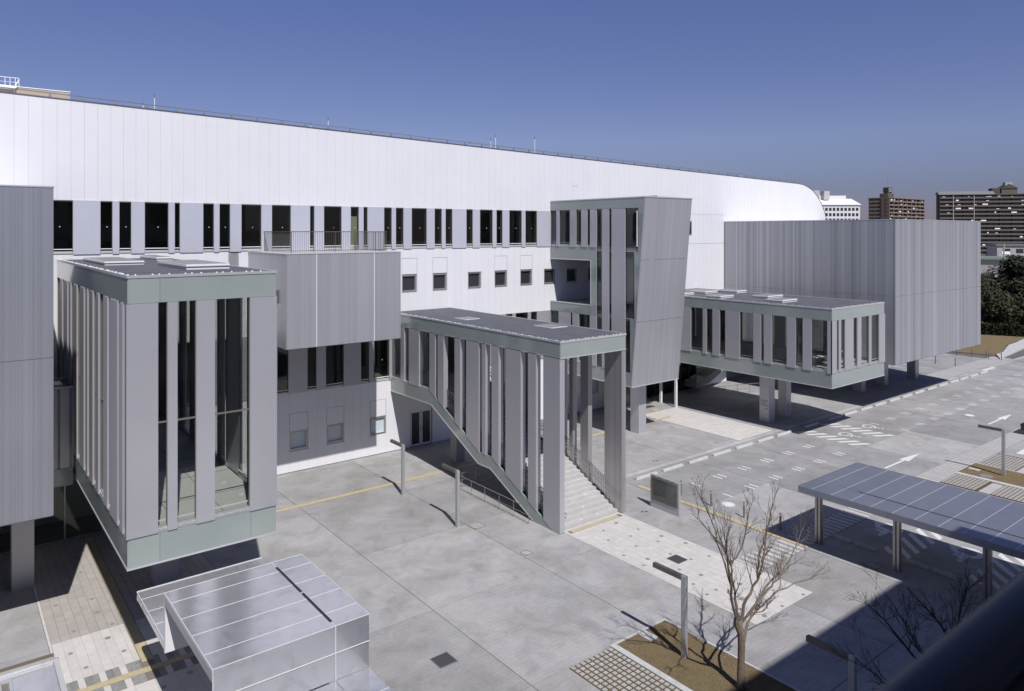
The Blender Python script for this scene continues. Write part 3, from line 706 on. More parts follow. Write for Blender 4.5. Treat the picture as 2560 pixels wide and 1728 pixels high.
# entrance porch behind the tower
E_ = thing('entrance_porch', (46.5, 40.5, 0), 'glazed entrance porch with two thin white posts between the tower and the low pavilion', 'porch')
for (x, y) in ((47.88, 39.05), (48.12, 40.85)): bx('post', 'white_panel', E_, x - 0.09, x + 0.09, y - 0.09, y + 0.09, 0, 3.45)
bx('canopy', 'silver_panel', E_, 42.3, 47.55, 38.9, 42.6, 3.45, 3.72); bx('canopy_beam', 'silver_panel', E_, 47.55, 48.3, 38.9, 41.1, 3.45, 3.72)
for i in range(4):
    p_ = bx('glass_pane', 'glass_dark', E_, 42.5 + i * 1.2, 43.64 + i * 1.2, 41.0, 41.03, 0.1, 3.4); mk('mullion', MB().box(42.44 + i * 1.2, 42.5 + i * 1.2, 40.96, 41.07, 0, 3.45), 'silver_trim', p_)
bx('door_mat', 'grate', E_, 45.5, 46.7, 40.22, 40.78, 0.008, 0.02)

# ---- ribbed blocks
def ribbed_block(root, x0, x1, y0, y1, z0, z1, mat, xs, zs, left=True, right=False):
    for za, zb in zip(zs, zs[1:]):
        for xa, xb in zip(xs, xs[1:]): pc('cladding_panel', mat, root, xa + 0.008, xb - 0.008, y0, y0 + 0.08, za + 0.008, zb - 0.008)
        if left: pc('side_cladding_panel', mat, root, x0, x0 + 0.08, y0 + 0.09, y1, za + 0.008, zb - 0.008)
        if right: pc('side_cladding_panel', mat, root, x1 - 0.08, x1, y0 + 0.09, y1, za + 0.008, zb - 0.008)
    bx('block_core', 'silver_trim', root, x0 + 0.06, x1 - 0.06, y0 + 0.07, y1, z0 + 0.05, z1 - 0.04)
    mk('roof_edge', MB().box(x0 - 0.02, x1 + 0.02, y0 - 0.02, y0 + 0.16, z1, z1 + 0.05).box(x0 - 0.02, x0 + 0.14, y0 + 0.16, y1, z1, z1 + 0.05).box(x1 - 0.14, x1 + 0.02, y0 + 0.16, y1, z1, z1 + 0.05), 'silver_trim', root)
    bx('soffit', 'soffit', root, x0 + 0.02, x1 - 0.02, y0 + 0.02, y1, z0 - 0.02, z0 + 0.04)
B = thing('ribbed_balcony_block', (17.4, 39.7, 8.4), 'grey ribbed metal block carrying a railed balcony in the middle of the hall front', 'building')
ribbed_block(B, 14.1, 20.8, 36.77, Y1, 8.39, 13.3, 'ribbed', [14.1, 15.74, 19.12, 20.8], [8.39, 13.3])
for x in (15.74, 19.12): bx('joint_strip', 'white_steel', B, x - 0.014, x + 0.014, 36.755, 36.768, 8.4, 13.3)
bx('balcony_floor', 'kerb_stone', B, 14.14, 20.76, 36.95, Y1, 13.27, 13.34)
bx('wall_lamp', 'steel_dark', B, 14.03, 14.1, 37.9, 38.05, 10.7, 11.4)
rb = MB(); ry = 38.35; rx0, rx1 = 15.0, 20.75
rb.box(rx0, rx1, ry - 0.02, ry + 0.02, 14.46, 14.5).box(rx0, rx1, ry - 0.015, ry + 0.015, 13.42, 13.45)
rb.box(rx0 - 0.02, rx0 + 0.02, ry + 0.02, Y1, 14.46, 14.5).box(rx1 - 0.02, rx1 + 0.02, ry + 0.02, Y1, 14.46, 14.5)
x = rx0
railing = mk('balcony_railing', rb, 'steel_dark', B)
pp = MB(); n_ = 0
while x <= rx1 + 0.01:
    r_ = 0.016 if n_ % 12 == 0 else 0.007
    pp.box(x - r_, x + r_, ry - r_, ry + r_, 13.34, 14.46); x += 0.1045; n_ += 1
y = ry + 0.12
while y < Y1:
    for xx in (rx0, rx1): pp.box(xx - 0.007, xx + 0.007, y - 0.007, y + 0.007, 13.34, 14.46)
    y += 0.12
mk('balcony_baluster', pp, 'steel_dark', B, kind='stuff')
Z = thing('ribbed_corner_block', (0, 37, 0), 'finely ribbed grey metal block on a pillar, cut by the left edge of the picture', 'building')
ribbed_block(Z, -9.0, 3.25, 30.66, Y1, 4.34, 16.06, 'ribbed_fine', [-9.0, 3.25], [4.34, 9.99, 16.06], True, True)
column(Z, 2.32, 3.08, 35.46, 36.2, 4.33); column(Z, -3.6, -2.8, 35.46, 36.2, 4.33)
# glazed entrance below and link passage between the two left blocks
for i in range(6):
    x = 0.0 + i * 1.55
    p_ = bx('entrance_glass', 'glass_dark', Z, x + 0.03, x + 1.52, 39.78, 39.80, 0.12, 3.8) if x < 4.5 else bx('entrance_glass', 'glass_dark', A, x + 0.03, x + 1.52, 39.78, 39.80, 0.12, 3.8)
    mk('mullion', MB().box(x - 0.03, x + 0.03, 39.72, 39.84, 0, 3.85).box(x + 0.03, x + 1.52, 39.74, 39.84, 0.0, 0.12), 'steel', p_)
Lk = thing('link_passage', (4.05, 36.5, 3.9), 'narrow grey panelled link passage between the ribbed corner block and the tall pavilion', 'passage')
for (a, b) in ((3.28, 4.02), (4.12, 4.46), (4.58, 4.62)): pc('panel', 'silver_panel', Lk, a, b, 36.68, 36.76, 4.29, 7.71)
for (a, b) in ((4.02, 4.12), (4.46, 4.58)): bx('window', 'green_glass', Lk, a, b, 36.78, 36.80, 4.29, 7.71)
bx('roof', 'roof_membrane', Lk, 3.28, 4.61, 36.85, 39.0, 7.58, 7.68); mk('roof_edge', MB().box(3.28, 4.61, 36.74, 36.84, 7.715, 7.78).box(3.28, 4.61, 39.0, 39.1, 7.58, 7.8).box(4.0, 4.3, 37.4, 38.4, 7.68, 7.78), 'silver_trim', Lk)
bx('fascia_panel', 'green_glass', Lk, 3.28, 4.61, 36.74, 36.79, 3.54, 4.26); bx('soffit', 'soffit', Lk, 3.28, 4.61, 36.74, 39.0, 3.50, 3.54)
bx('back_panel', 'silver_panel', Lk, 3.28, 4.61, 39.02, 39.1, 3.54, 7.58)
D_ = thing('ribbed_end_block', (68, 34.6, 0), 'large grey ribbed metal block on dark pillars at the far right end of the hall', 'building')
ribbed_block(D_, 59.44, 76.76, 26.68, Y1, 3.92, 15.42, 'ribbed_strong', [59.44, 76.76], [3.92, 9.34, 15.42])
for (x, y) in ((65.4, 32.3), (69.9, 32.35), (75.6, 32.0), (61.5, 38.5), (69.9, 39.0), (75.6, 39.0)): column(D_, x, x + 0.78, y, y + 0.8, 3.9)

# ================================================================== covered outdoor stair
S = thing('covered_stair', (25.6, 32, 0), 'roofed outdoor staircase between two rows of tall grey piers, descending to the white paved path', 'staircase')
sx0, sx1 = 23.40, 27.91
def zu(y):
    if y >= 37.86: return 4.92
    if y >= 32.69: return 2.39 + (y - 32.69) * (4.92 - 2.39) / (37.86 - 32.69)
    if y >= 31.5: return 2.38
    return max(0.0, 2.37 - (31.5 - y) * 2.34 / 4.96)
def zl(y):
    if y >= 37.68: return 4.05
    if y >= 32.8: return 1.72 + (y - 32.8) * (4.05 - 1.72) / (37.68 - 32.8)
    if y >= 31.65: return 1.72
    return max(0.0, 1.72 - (31.65 - y) * 1.67 / 3.55)
KN = [37.86, 37.68, 32.8, 32.69, 31.65, 31.5, 28.0, 26.5]
def stringer(x0, x1, ya, yb):
    ys = [ya] + [k for k in KN if yb < k < ya] + [yb]
    mk('stringer_panel', MB().prism([(y, zu(y)) for y in ys] + [(y, zl(y)) for y in reversed(ys) if not (zl(y) <= 0 and y < 26.6)], 'x', x0, x1), 'green_glass', S)
cuts = [Y1, 38.69, 37.0, 34.7, 32.3, 31.2, 29.0, 26.6]
for a, b in zip(cuts, cuts[1:]):
    stringer(sx0 - 0.012, sx0 + 0.04, a - 0.006, b + 0.006); stringer(sx1 - 0.04, sx1 + 0.012, a - 0.006, b + 0.006)
for xx in (sx0 - 0.03, sx1 - 0.02):
    mk('bottom_edge', MB().prism([(y, zl(y) + 0.03) for y in (Y1, 37.68, 32.8, 31.65, 28.1)] + [(y, zl(y) - 0.03) for y in (28.1, 31.65, 32.8, 37.68, Y1)], 'x', xx, xx + 0.05), 'silver_trim', S)
mk('soffit', MB().prism([(y, zl(y) + 0.10) for y in (Y1, 37.68, 32.8, 31.65, 28.1)] + [(y, zl(y) + 0.02) for y in (28.1, 31.65, 32.8, 37.68, Y1)], 'x', sx0 + 0.05, sx1 - 0.05), 'soffit', S)
LP = [(26.05, 27.27), (27.83, 28.45), (29.04, 30.31), (30.91, 31.52), (32.09, 32.40), (32.72, 33.93), (34.54, 35.11), (36.27, 36.91), (37.21, 37.85), (39.07, 40.32), (40.90, 41.35)]
RP = [(26.05, 27.28), (28.53, 29.12), (29.73, 30.02), (30.5, 31.2), (31.6, 31.95), (32.9, 34.2), (34.8, 35.1), (36.0, 37.3), (38.2, 39.1), (39.9, 40.5), (41.2, 42.5)]
def pier(x0, x1, a, b, mat):
    ys = [a] + [k for k in sorted(KN) if a < k < b] + [b]
    lo = [(y, max(zu(y) - 0.03, 0.02)) for y in ys]
    if a < 26.2: lo = [(a, 0.02), (26.56, 0.02)] + [q for q in lo if q[0] > 26.56]
    mk('pier', MB().prism(lo + [(b, 8.44), (a, 8.44)], 'x', x0, x1), mat, S)
for (a, b) in LP: pier(sx0 - 0.03, sx0 + 0.28, a, b, 'silver_panel')
for (a, b) in RP: pier(sx1 - 0.28, sx1 + 0.03, a, b, 'ribbed_pier')
fascia(S, 'x', sx0, [26.05, 31.9, 37.4, Y1], 8.42, 9.14); fascia(S, 'X', sx1, [26.05, 31.9, 37.4, Y1], 8.42, 9.14); fascia(S, 'y', 26.05, [sx0, sx1], 8.42, 9.14)
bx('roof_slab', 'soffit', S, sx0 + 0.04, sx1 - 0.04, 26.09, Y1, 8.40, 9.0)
mk('bottom_edge', MB().box(sx0 - 0.03, sx1 + 0.03, 26.01, 26.06, 8.385, 8.42).box(sx0 - 0.03, sx0 + 0.03, 26.06, Y1, 8.385, 8.42), 'silver_trim', S)
roof(S, sx0, sx1, 26.05, Y1, 9.2, [(24.75, 25.8, 36.0, 37.2, 0.03), (26.3, 27.5, 30.0, 31.5, 0.03)])
for (a, b) in ((38.0, 39.07), (40.32, 40.90), (41.35, Y1)):
    w = bx('window', 'glass', S, sx0 + 0.06, sx0 + 0.075, a, b, 4.95, 8.42); mk('sill', MB().box(sx0 + 0.02, sx0 + 0.1, a, b, 4.93, 5.0), 'silver_trim', w)
column(S, 25.57, 26.2, 38.2, 38.85, 4.05, 'concrete_light')
# steps
nst = 16; y = 26.32
c = MB(); rr_ = random.Random(5)
def flight(y0, z0, n, run, rise):
    for i in range(n):
        ya = y0 + i * run; z = z0 + (i + 1) * rise
        lo = max(zl(ya) + 0.12, 0.0) if ya > 28 else 0.0
        # treads are laid in stone pieces with fine joints
        x = sx0 + 0.30; stp = MB(); off = rr_.uniform(0.3, 0.9); first = True
        while x < sx1 - 0.30:
            xe = min(x + (off if first else 0.9), sx1 - 0.29); first = False
            stp.box(x + 0.003, xe - 0.003, ya, ya + run + 0.02, max(lo, z - rise - 0.25), z); x = xe
        mk('step', stp, 'step_stone', S)
flight(26.32, 0.0, nst, 0.305, 0.148)
yl = 26.32 + nst * 0.305
bx('landing', 'step_stone', S, sx0 + 0.30, sx1 - 0.29, yl + 0.025, 32.63, 1.9, 2.368)
flight(32.63, 2.368, 16, 0.315, 0.1585)
bx('landing', 'step_stone', S, sx0 + 0.30, sx1 - 0.29, 32.63 + 16 * 0.315 + 0.025, Y1, 4.2, 4.905)
def zst(y): return max(0.0, min(2.37, (y - 26.32) / 0.305 * 0.148)) + max(0.0, min(2.54, (y - 32.63) / 0.315 * 0.1585))
for (y, xs) in ((26.5, (25.2, 26.3)), (27.2, (24.5, 25.9)), (27.8, (26.6,)), (28.5, (24.9, 26.0, 27.0)), (29.2, (24.4, 25.5)), (29.9, (26.2, 25.0)), (30.6, (24.6, 26.8)), (31.4, (25.2,)), (32.2, (24.5, 26.3))):
    for x in xs:
        i = math.floor((y - 26.32) / 0.305) if y < yl else 15; z = (i + 1) * 0.148
        yy = 26.32 + i * 0.305 + 0.15 if y < yl else y; c.disc(x, yy, z, z + 0.008, 0.055, 10)
mk('step_light', c, 'white_panel', S, kind='stuff')
# handrails and balustrades
for xx in (sx1 - 0.40, sx0 + 0.42):
    for h in (0.86, 0.66):
        mk('handrail', MB().tube([(xx, 26.10, h)] + [(xx, yy, zst(yy) + h) for yy in (26.6, 31.2, 32.6, 37.6, 42)], 0.026, 6), 'steel', S)
for sp, xx in ((LP, sx0 + 0.2), (RP, sx1 - 0.2)):
    for (a, b) in spans_gap(sp, 27.2, 41.2):
        b_ = MB(); yy = a + 0.05
        for h in (1.0, 0.85, 0.15): b_.tube([(xx, a, zst(a) + h), (xx, b, zst(b) + h)], 0.016 if h == 1.0 else 0.011, 5)
        while yy < b - 0.02:
            b_.box(xx - 0.008, xx + 0.008, yy - 0.008, yy + 0.008, zst(yy) - 0.02, zst(yy) + 1.0); yy += 0.115
        mk('balustrade', b_, 'steel_dark', S)
# guard rail beside the lowest part of the stair
Gd = thing('guard_rail', (23.0, 31, 0), 'thin steel guard rail on the ground along the foot of the covered stair', 'railing')
b_ = MB()
for h in (0.80, 0.42, 0.05):
    b_.tube([(25.9, 34.35, h), (23.02, 34.3, h), (23.0, 27.95, h)], 0.018 if h > 0.7 else 0.012, 6)
mk('rail', b_, 'steel', Gd)
for (x, y) in ((25.6, 34.34), (24.3, 34.33), (23.35, 34.3), (23.01, 32.9), (23.01, 31.65), (23.01, 30.38), (23.0, 29.15), (23.0, 27.95)):
    mk('post', MB().tube([(x, y, 0), (x, y, 0.8)], 0.015, 6), 'steel', Gd)

# ================================================================== folded metal canopy and its small neighbour
K = thing('folded_metal_canopy', (7, 20, 0), 'shiny folded metal canopy with a raised middle over the lower left of the plaza', 'canopy')
kx0, kx1, ks = 5.0, 9.0, 8.04
ysT = [17.6, 18.33, 19.38, 20.40, 21.45, 22.17]
for (xa, xb) in ((kx0, ks), (ks, kx1)):
    for ya, yb in zip(ysT, ysT[1:]): pc('roof_panel', 'canopy_metal', K, xa + 0.008, xb - 0.008, ya + 0.008, yb - 0.008, 4.06, 4.34)
    for za, zb in ((2.94, 3.64), (3.64, 4.05)): pc('front_panel', 'canopy_metal', K, xa + 0.008, xb - 0.008, 17.6, 17.66, za + 0.008, zb - 0.004)
    pc('front_panel', 'canopy_metal', K, xa + 0.008, xb - 0.008, 17.585, 17.6, 3.65, 4.335)
    pc('back_wall_panel', 'white_panel', K, xa + 0.004, xb - 0.004, 22.09, 22.17, 2.68, 4.05)
    for ya, yb in ((22.18, 23.33), (23.33, 24.25), (24.25, 25.17), (25.17, 25.76)): pc('lower_roof_panel', 'canopy_metal', K, xa + 0.008, xb - 0.008, ya + 0.008, yb - 0.008, 2.70, 2.965)
    for ya, yb in ((13.6, 14.4), (14.4, 15.45), (15.45, 16.5), (16.5, 17.58)): pc('lower_roof_panel', 'canopy_metal', K, xa + 0.008, xb - 0.008, ya + 0.008, yb - 0.008, 2.66, 2.93)
m_ = MB()                                                     # pale joint strips and rims
for y in ysT: m_.box(kx0 - 0.01, kx1 + 0.005, y - 0.007, y + 0.007, 4.10, 4.346)
m_.box(ks - 0.007, ks + 0.007, 17.6, 22.17, 4.1, 4.344).box(kx0 - 0.012, kx0 + 0.006, 17.59, 22.18, 4.3, 4.35).box(kx1 - 0.008, kx1 + 0.006, 17.59, 22.18, 4.3, 4.35)
m_.box(kx0, kx1, 17.572, 17.584, 3.636, 3.650).box(ks - 0.009, ks + 0.009, 17.57, 17.583, 2.94, 4.34).box(kx0 - 0.01, kx0 + 0.012, 17.574, 17.60, 2.66, 4.34)
for y in (23.33, 24.25, 25.17): m_.box(kx0, kx1, y - 0.006, y + 0.006, 2.75, 2.972)
m_.box(kx0 - 0.012, kx0 + 0.006, 22.2, 25.78, 2.94, 2.985).box(kx0, kx1, 25.765, 25.785, 2.7, 2.985)
for y in (14.4, 15.45, 16.5): m_.box(kx0, kx1, y - 0.006, y + 0.006, 2.7, 2.936)
m_.box(kx0 - 0.015, kx0 + 0.012, 22.085, 22.175, 2.68, 4.34)
mk('joint_strip', m_, 'pale_strip', K)
mk('drain_slot', MB().box(ks - 0.035, ks + 0.035, 17.85, 19.75, 4.342, 4.352).box(ks - 0.035, ks + 0.035, 19.85, 21.75, 4.342, 4.352), 'black', K)
mk('side_edge', MB().box(kx0 - 0.02, kx0 + 0.006, 17.62, 22.05, 4.05, 4.30), 'silver_panel', K)
for (x, y, z) in ((8.7, 25.2, 2.7), (8.4, 14.2, 2.66), (5.9, 14.0, 2.66)): bx('post', 'steel', K, x - 0.07, x + 0.07, y - 0.07, y + 0.07, 0, z)
K2 = thing('small_metal_canopy', (0.5, 21, 0), 'small weathered metal canopy with gutter rails cut by the lower left corner of the picture', 'canopy')
bx('roof_panel', 'canopy_metal', K2, 1.5, 2.42, 18.5, 22.78, 2.86, 2.93); bx('roof_panel', 'canopy_metal', K2, -3.0, 1.26, 18.5, 22.85, 2.86, 2.93)
bx('gutter', 'bronze_trim', K2, 1.27, 1.41, 18.5, 22.9, 2.80, 2.86); bx('side_rail', 'canopy_metal', K2, 1.42, 1.49, 18.5, 22.86, 2.84, 2.96)
bx('edge_rail', 'silver_trim', K2, 2.43, 2.55, 18.5, 22.98, 2.80, 2.99); bx('front_rail', 'canopy_metal', K2, -3.0, 2.56, 22.99, 23.06, 2.82, 3.02)
bx('inner_rail', 'silver_trim', K2, -3.0, 2.42, 22.86, 22.98, 2.84, 2.95)
bx('back_beam', 'beige_parapet', K2, -3.0, 2.46, 23.3, 23.40, 2.72, 2.90); bx('back_rail', 'bronze_trim', K2, -3.0, 2.48, 23.40, 23.44, 2.80, 2.98)
for x in (2.3, -0.6): bx('bracket', 'steel', K2, x, x + 0.04, 23.06, 23.3, 2.8, 2.84)
for (x, y) in ((0.2, 22.5), (0.2, 19.0)): bx('post', 'steel', K2, x - 0.06, x + 0.06, y - 0.06, y + 0.06, 0, 2.86)

# ================================================================== parking canopy
P = thing('parking_canopy', (33.6, 12, 0), 'flat blue-grey metal canopy on square posts over the accessible parking bays at the right', 'canopy')
px0, px1, pz, pt = 30.92, 36.36, 2.87, 0.27
ys = [18.15, 17.56, 16.65, 15.78, 14.90, 14.02, 13.14, 12.26, 11.38, 10.5, 9.62, 8.74, 7.86, 6.98, 6.1, 5.2]
for a, b in zip(ys, ys[1:]):
    pc('roof_panel', 'carport_metal', P, px0 + 0.03, 32.32, b + 0.008, a - 0.008, pz - 0.06, pz)
    pc('roof_panel', 'carport_metal', P, 32.335, px1 - 0.03, b + 0.008, a - 0.008, pz - 0.06, pz)
m_ = MB()
for y in ys[1:-1]: m_.box(px0 + 0.02, px1 - 0.02, y - 0.012, y + 0.012, pz - 0.05, pz + 0.006)
mk('joint_strip', m_, 'silver_trim', P)
bx('drain_slot', 'black', P, 32.30, 32.35, 5.3, 16.1, pz + 0.001, pz + 0.012)
for a, b in ((5.2, 9.7), (9.7, 14.2), (14.2, 18.18)): pc('fascia', 'carport_metal', P, px0 - 0.01, px0 + 0.03, a + 0.004, b - 0.004, pz - pt, pz + 0.01)
bx('fascia', 'carport_metal', P, px0 + 0.03, px1, 18.15, 18.18, pz - pt, pz + 0.01); bx('fascia', 'carport_metal', P, px1 - 0.03, px1, 5.2, 18.15, pz - pt, pz + 0.01)
bx('soffit', 'soffit', P, px0 + 0.03, px1 - 0.03, 5.2, 18.15, pz - pt, pz - pt + 0.05)
for y in (17.9, 14.37, 10.95, 7.4):
    c_ = bx('post', 'steel_post', P, 32.10, 32.34, y - 0.12, y + 0.12, 0, pz - pt)
    mk('flange', MB().box(32.085, 32.10, y - 0.13, y - 0.04, 0, pz - pt).box(32.085, 32.10, y + 0.04, y + 0.13, 0, pz - pt).box(32.13, 32.20, y - 0.135, y - 0.12, 0, pz - pt).box(32.25, 32.32, y - 0.135, y - 0.12, 0, pz - pt), 'steel', c_)

# ================================================================== the building the picture is taken from
V = thing('viewpoint_building', (-8, -10, 0), 'dark building with a ledge of dark blocks below the thick handrail at lower right', 'building')
bx('wall', 'near_wall', V, -45, 28.3, -20, -1.2, 0, 20.0)
bx('balcony_slab', 'near_wall', V, -6, 8, -1.2, 0.62, 12.55, 12.75)
for i in range(9):
    for j in range(4): bx('window', 'far_window', V, -42 + i * 7.5, -38 + i * 7.5, -1.21, -1.19, 2.0 + j * 4.4, 4.6 + j * 4.4)
for i in range(16): pc('ledge_block', 'near_wall', V, 0.6 + i * 0.20, 0.78 + i * 0.20, 0.66, 1.02, 12.55, 12.84)
Hr = thing('handrail', (1.0, 0.5, 12.75), 'thick dark handrail running across the lower right corner, close to the lens', 'railing')
mk('top_tube', MB().tube([(-4, 0.47, 13.80), (7, 0.47, 13.80)], 0.050, 20), 'rail_grey', Hr, smooth=True)
bx('lower_bar', 'rail_black', Hr, -4, 7, 0.43, 0.485, 13.64, 13.76)
for x in (-3.5, -1.2, 5.4): bx('post', 'rail_black', Hr, x - 0.03, x + 0.03, 0.44, 0.50, 12.75, 13.58)

# ================================================================== ground and paving
Gm = MB().quad([(-900, -900, -0.04), (1500, -900, -0.04), (1500, 1500, -0.04), (-900, 1500, -0.04)])
ground = mk('ground', Gm, 'earth_base', None, kind='structure'); ground['label'] = 'flat ground of the plaza, parking area and land beyond'
bx('joint_bed', 'joint_dark', ground, -14, 130, 4, 50, -0.0385, -0.030)
def slabs(xs, ys, holes_, mat='concrete', tone=None):
    for i, (a, b) in enumerate(zip(xs, xs[1:])):
        for j, (c, d) in enumerate(zip(ys, ys[1:])):
            m_ = MB()
            for r in minus((a + 0.013, b - 0.013, c + 0.013, d - 0.013), holes_): m_.box(r[0], r[1], r[2], r[3], -0.029, 0.0)
            if m_.v: mk('concrete_slab', m_, (tone or {}).get((i, j), mat), ground)
H_PATH = (3.03, 9.35, 18.0, 39.7); H_WHITE = (23.70, 27.60, 15.6, 26.28); H_BLOCK = (16.45, 18.44, 4.0, 17.89); H_LAWN = (18.44, 21.36, 4.0, 17.97)
H_PORCH = (43.60, 47.82, 30.06, 39.0)
slabs([-14, -7, -0.8, 3.03, 9.35, 14.9, 20.53, 26.2, 31.2], [4, 11.9, 17.95, 23.88, 29.85, 35.9, YW + 0.1], [H_PATH, H_WHITE, H_BLOCK, H_LAWN, (27.6, 31.2, 17.93, 19.24)])
LN = {(2, 0): 'concrete_dark', (1, 0): 'concrete_dark', (4, 0): 'concrete_dark', (5, 0): 'concrete_dark', (0, 1): 'concrete_dark', (1, 1): 'concrete_dark', (2, 1): 'concrete_dark', (4, 1): 'concrete_dark', (3, 1): 'concrete_dark'}
EX = [31.2, 37.6, 43.4, 49.15, 55.5, 61.5, 67.5, 73.5, 80, 88, 96, 110, 130]
slabs(EX, [19.26, 24.0, 29.62], [], tone=LN)
slabs(EX, [29.64, 30.06], [], 'concrete_light')
slabs([31.2, 37.6, 43.6, 49.5, 55.5, 61.5, 67.5, 73.5, 80, 94], [30.06, 36.0, YW + 0.1], [H_PORCH])
slabs([59.6, 67, 80, 94], [YW + 0.1, 50], [])
slabs([31.2, 38.2, 45.5], [4, 11, 17.95], [])
slabs([54.5, 61, 70, 80, 95, 130], [4, 11, 17.95], [])
# paving areas: a joint sheet each, its tiles are pieces of it
def sheet(name, x0, x1, y0, y1, z, mat, label):
    o = bx(name, mat, None, x0, x1, y0, y1, -0.035, z); o['kind'] = 'structure'; o['label'] = label; return o
def tiles(root, name, mat, x0, x1, y0, y1, px, py, z0, z1, j=0.008, limit=None, stuff_first=False, off=0.0):
    """a grid of tiles; past the limit the farthest ones are joined into one piece"""
    lst = []; y = y0; row = 0
    while y < y1 - 0.02:
        x = x0 - (off * px if row % 2 else 0)
        while x < x1 - 0.02:
            a, b = max(x, x0), min(x + px, x1); c, d = y, min(y + py, y1)
            if b - a > 0.04 and d - c > 0.04: lst.append((a + j / 2, b - j / 2, c + j / 2, d - j / 2))
            x += px
        y += py; row += 1
    lst.sort(key=lambda r: r[0] ** 2 + r[2] ** 2)
    near, far = (lst, []) if limit is None else (lst[:limit], lst[limit:])
    for r in near: pc(name, mat, root, *r, z0, z1)
    if far:
        m_ = MB()
        for r in far: m_.box(*r, z0, z1)
        mk(name, m_, mat, root, kind='stuff')
pa = sheet('tiled_path', 3.03, 9.35, 30.1, 39.7, 0.002, 'tile_joint', 'beige tiled path between the two left blocks')
for y in range(32): pc('border_tile', 'white_tile', pa, 3.03, 3.115, 30.1 + y * 0.3, 30.394 + y * 0.3, 0.0, 0.010)
tiles(pa, 'tile', 'beige_tile', 3.12, 5.38, 30.1, 39.7, 0.298, 0.4, 0.0, 0.011, 0.012, 200)
tiles(pa, 'side_tile', 'beige_tile', 5.76, 9.35, 30.1, 39.7, 0.298, 0.4, 0.0, 0.011, 0.012, 250)
pb = sheet('pale_tiled_path', 3.03, 9.35, 18.0, 30.09, 0.002, 'tile_joint', 'pale tiled path with a mosaic band near the folded metal canopy')
tiles(pb, 'tile', 'white_tile', 3.12, 5.38, 27.22, 30.09, 0.298, 0.72, 0.0, 0.011, 0.006)
tiles(pb, 'tile', 'white_tile', 5.76, 9.35, 27.22, 30.09, 0.598, 0.72, 0.0, 0.011, 0.006)
tiles(pb, 'border_tile', 'white_tile', 3.03, 3.115, 18, 30.09, 0.085, 0.6, 0.0, 0.011, 0.006)
tiles(pb, 'tile', 'white_tile', 3.12, 9.35, 18.0, 25.76, 0.598, 0.6, 0.0, 0.011, 0.008)
for (ya, yb) in ((26.62, 27.21), (25.77, 26.29)):
    x = 3.12; i = 0
    while x < 9.2:
        if not (5.36 < x + 0.1 < 5.78): pc('mosaic_block', 'white_tile' if i % 3 == 2 else 'grey_stone', pb, x + 0.004, x + 0.196, ya, yb, 0.0, 0.012)
        x += 0.2; i += 1
def tactile(x0, x1, y0, y1, label, mat='yellow_tactile', name='tactile_strip'):
    o = bx(name, 'joint_dark', None, x0, x1, y0, y1, -0.03, 0.006); o['kind'] = 'structure'; o['label'] = label
    if x1 - x0 > y1 - y0:
        n_ = max(1, round((x1 - x0) / 0.3)); s_ = (x1 - x0) / n_
        for i in range(n_): pc('tactile_block', mat, o, x0 + i * s_ + 0.002, x0 + (i + 1) * s_ - 0.002, y0, y1, 0.004, 0.017)
    else:
        n_ = max(1, round((y1 - y0) / 0.3)); s_ = (y1 - y0) / n_
        for i in range(n_): pc('tactile_block', mat, o, x0, x1, y0 + i * s_ + 0.002, y0 + (i + 1) * s_ - 0.002, 0.004, 0.017)
    return o
tactile(5.40, 5.74, 27.0, 39.6, 'yellow tactile strip along the tiled path at the left')
tactile(3.40, 9.3, 26.31, 26.61, 'yellow tactile strip through the mosaic band at lower left')
tactile(9.4, 45.0, 37.08, 37.40, 'long yellow tactile strip along the foot of the hall')
tactile(31.22, 31.54, 18.2, 28.3, 'yellow tactile strip past the bollards and under the parking canopy')
tactile(24.0, 27.22, 25.78, 26.06, 'pale yellow tactile strip at the foot of the covered stair', 'yellow_pale')
tactile(45.4, 46.2, 39.15, 39.75, 'yellow tactile square in front of the entrance porch')
wp = sheet('white_path', 23.70, 27.60, 15.6, 26.28, 0.002, 'tile_joint', 'white paved path leading from the covered stair across the plaza')
tiles(wp, 'tile', 'white_tile', 23.86, 27.44, 15.6, 25.76, 0.398, 0.3, 0.0, 0.012, 0.007, 295)
for (a, b) in ((23.70, 23.855), (27.445, 27.60)):
    for i in range(17): pc('border_tile', 'white_tile', wp, a, b, 15.602 + i * 0.628, 16.226 + i * 0.628, 0.0, 0.012)
pc('border_tile', 'white_tile', wp, 23.86, 27.44, 26.08, 26.27, 0.0, 0.012)
st = []
for (x, y) in ((26.49, 25.34), (26.77, 24.15), (25.31, 25.05), (25.89, 23.83), (27.04, 22.92), (24.72, 24.15), (26.44, 22.62), (25.26, 22.91), (27.31, 21.71), (24.1, 22.59), (25.85, 21.4), (27.05, 20.2), (24.67, 21.7), (26.14, 20.49), (24.06, 21.39), (24.97, 20.18), (25.29, 19.3), (24.39, 18.99), (24.73, 18.12), (24.12, 18.11), (25.89, 17.82), (26.49, 16.65), (27.14, 15.74), (25.66, 15.75), (24.47, 15.75), (24.17, 16.63)):
    st.append((x, y, wp))
for (x, y) in ((3.86, 30.62), (3.59, 33.14), (4.76, 31.58), (5.05, 30.31), (4.77, 32.86), (4.76, 35.73)): st.append((x, y, pa))
for (x, y) in ((4.75, 29.36), (3.57, 29.06), (5.04, 28.11), (3.86, 27.81), (6.51, 25.39), (5.64, 25.1)): st.append((x, y, pb))
for i, (x, y, r_) in enumerate(st): mk('ground_stud', MB().disc(x, y, 0.0, 0.02, 0.10 if i % 4 == 0 else 0.075, 14), 'stud', r_)
pp = sheet('porch_path', 43.60, 47.82, 30.06, 39.0, 0.002, 'tile_joint', 'cream tiled path from the wheel stops to the entrance porch')
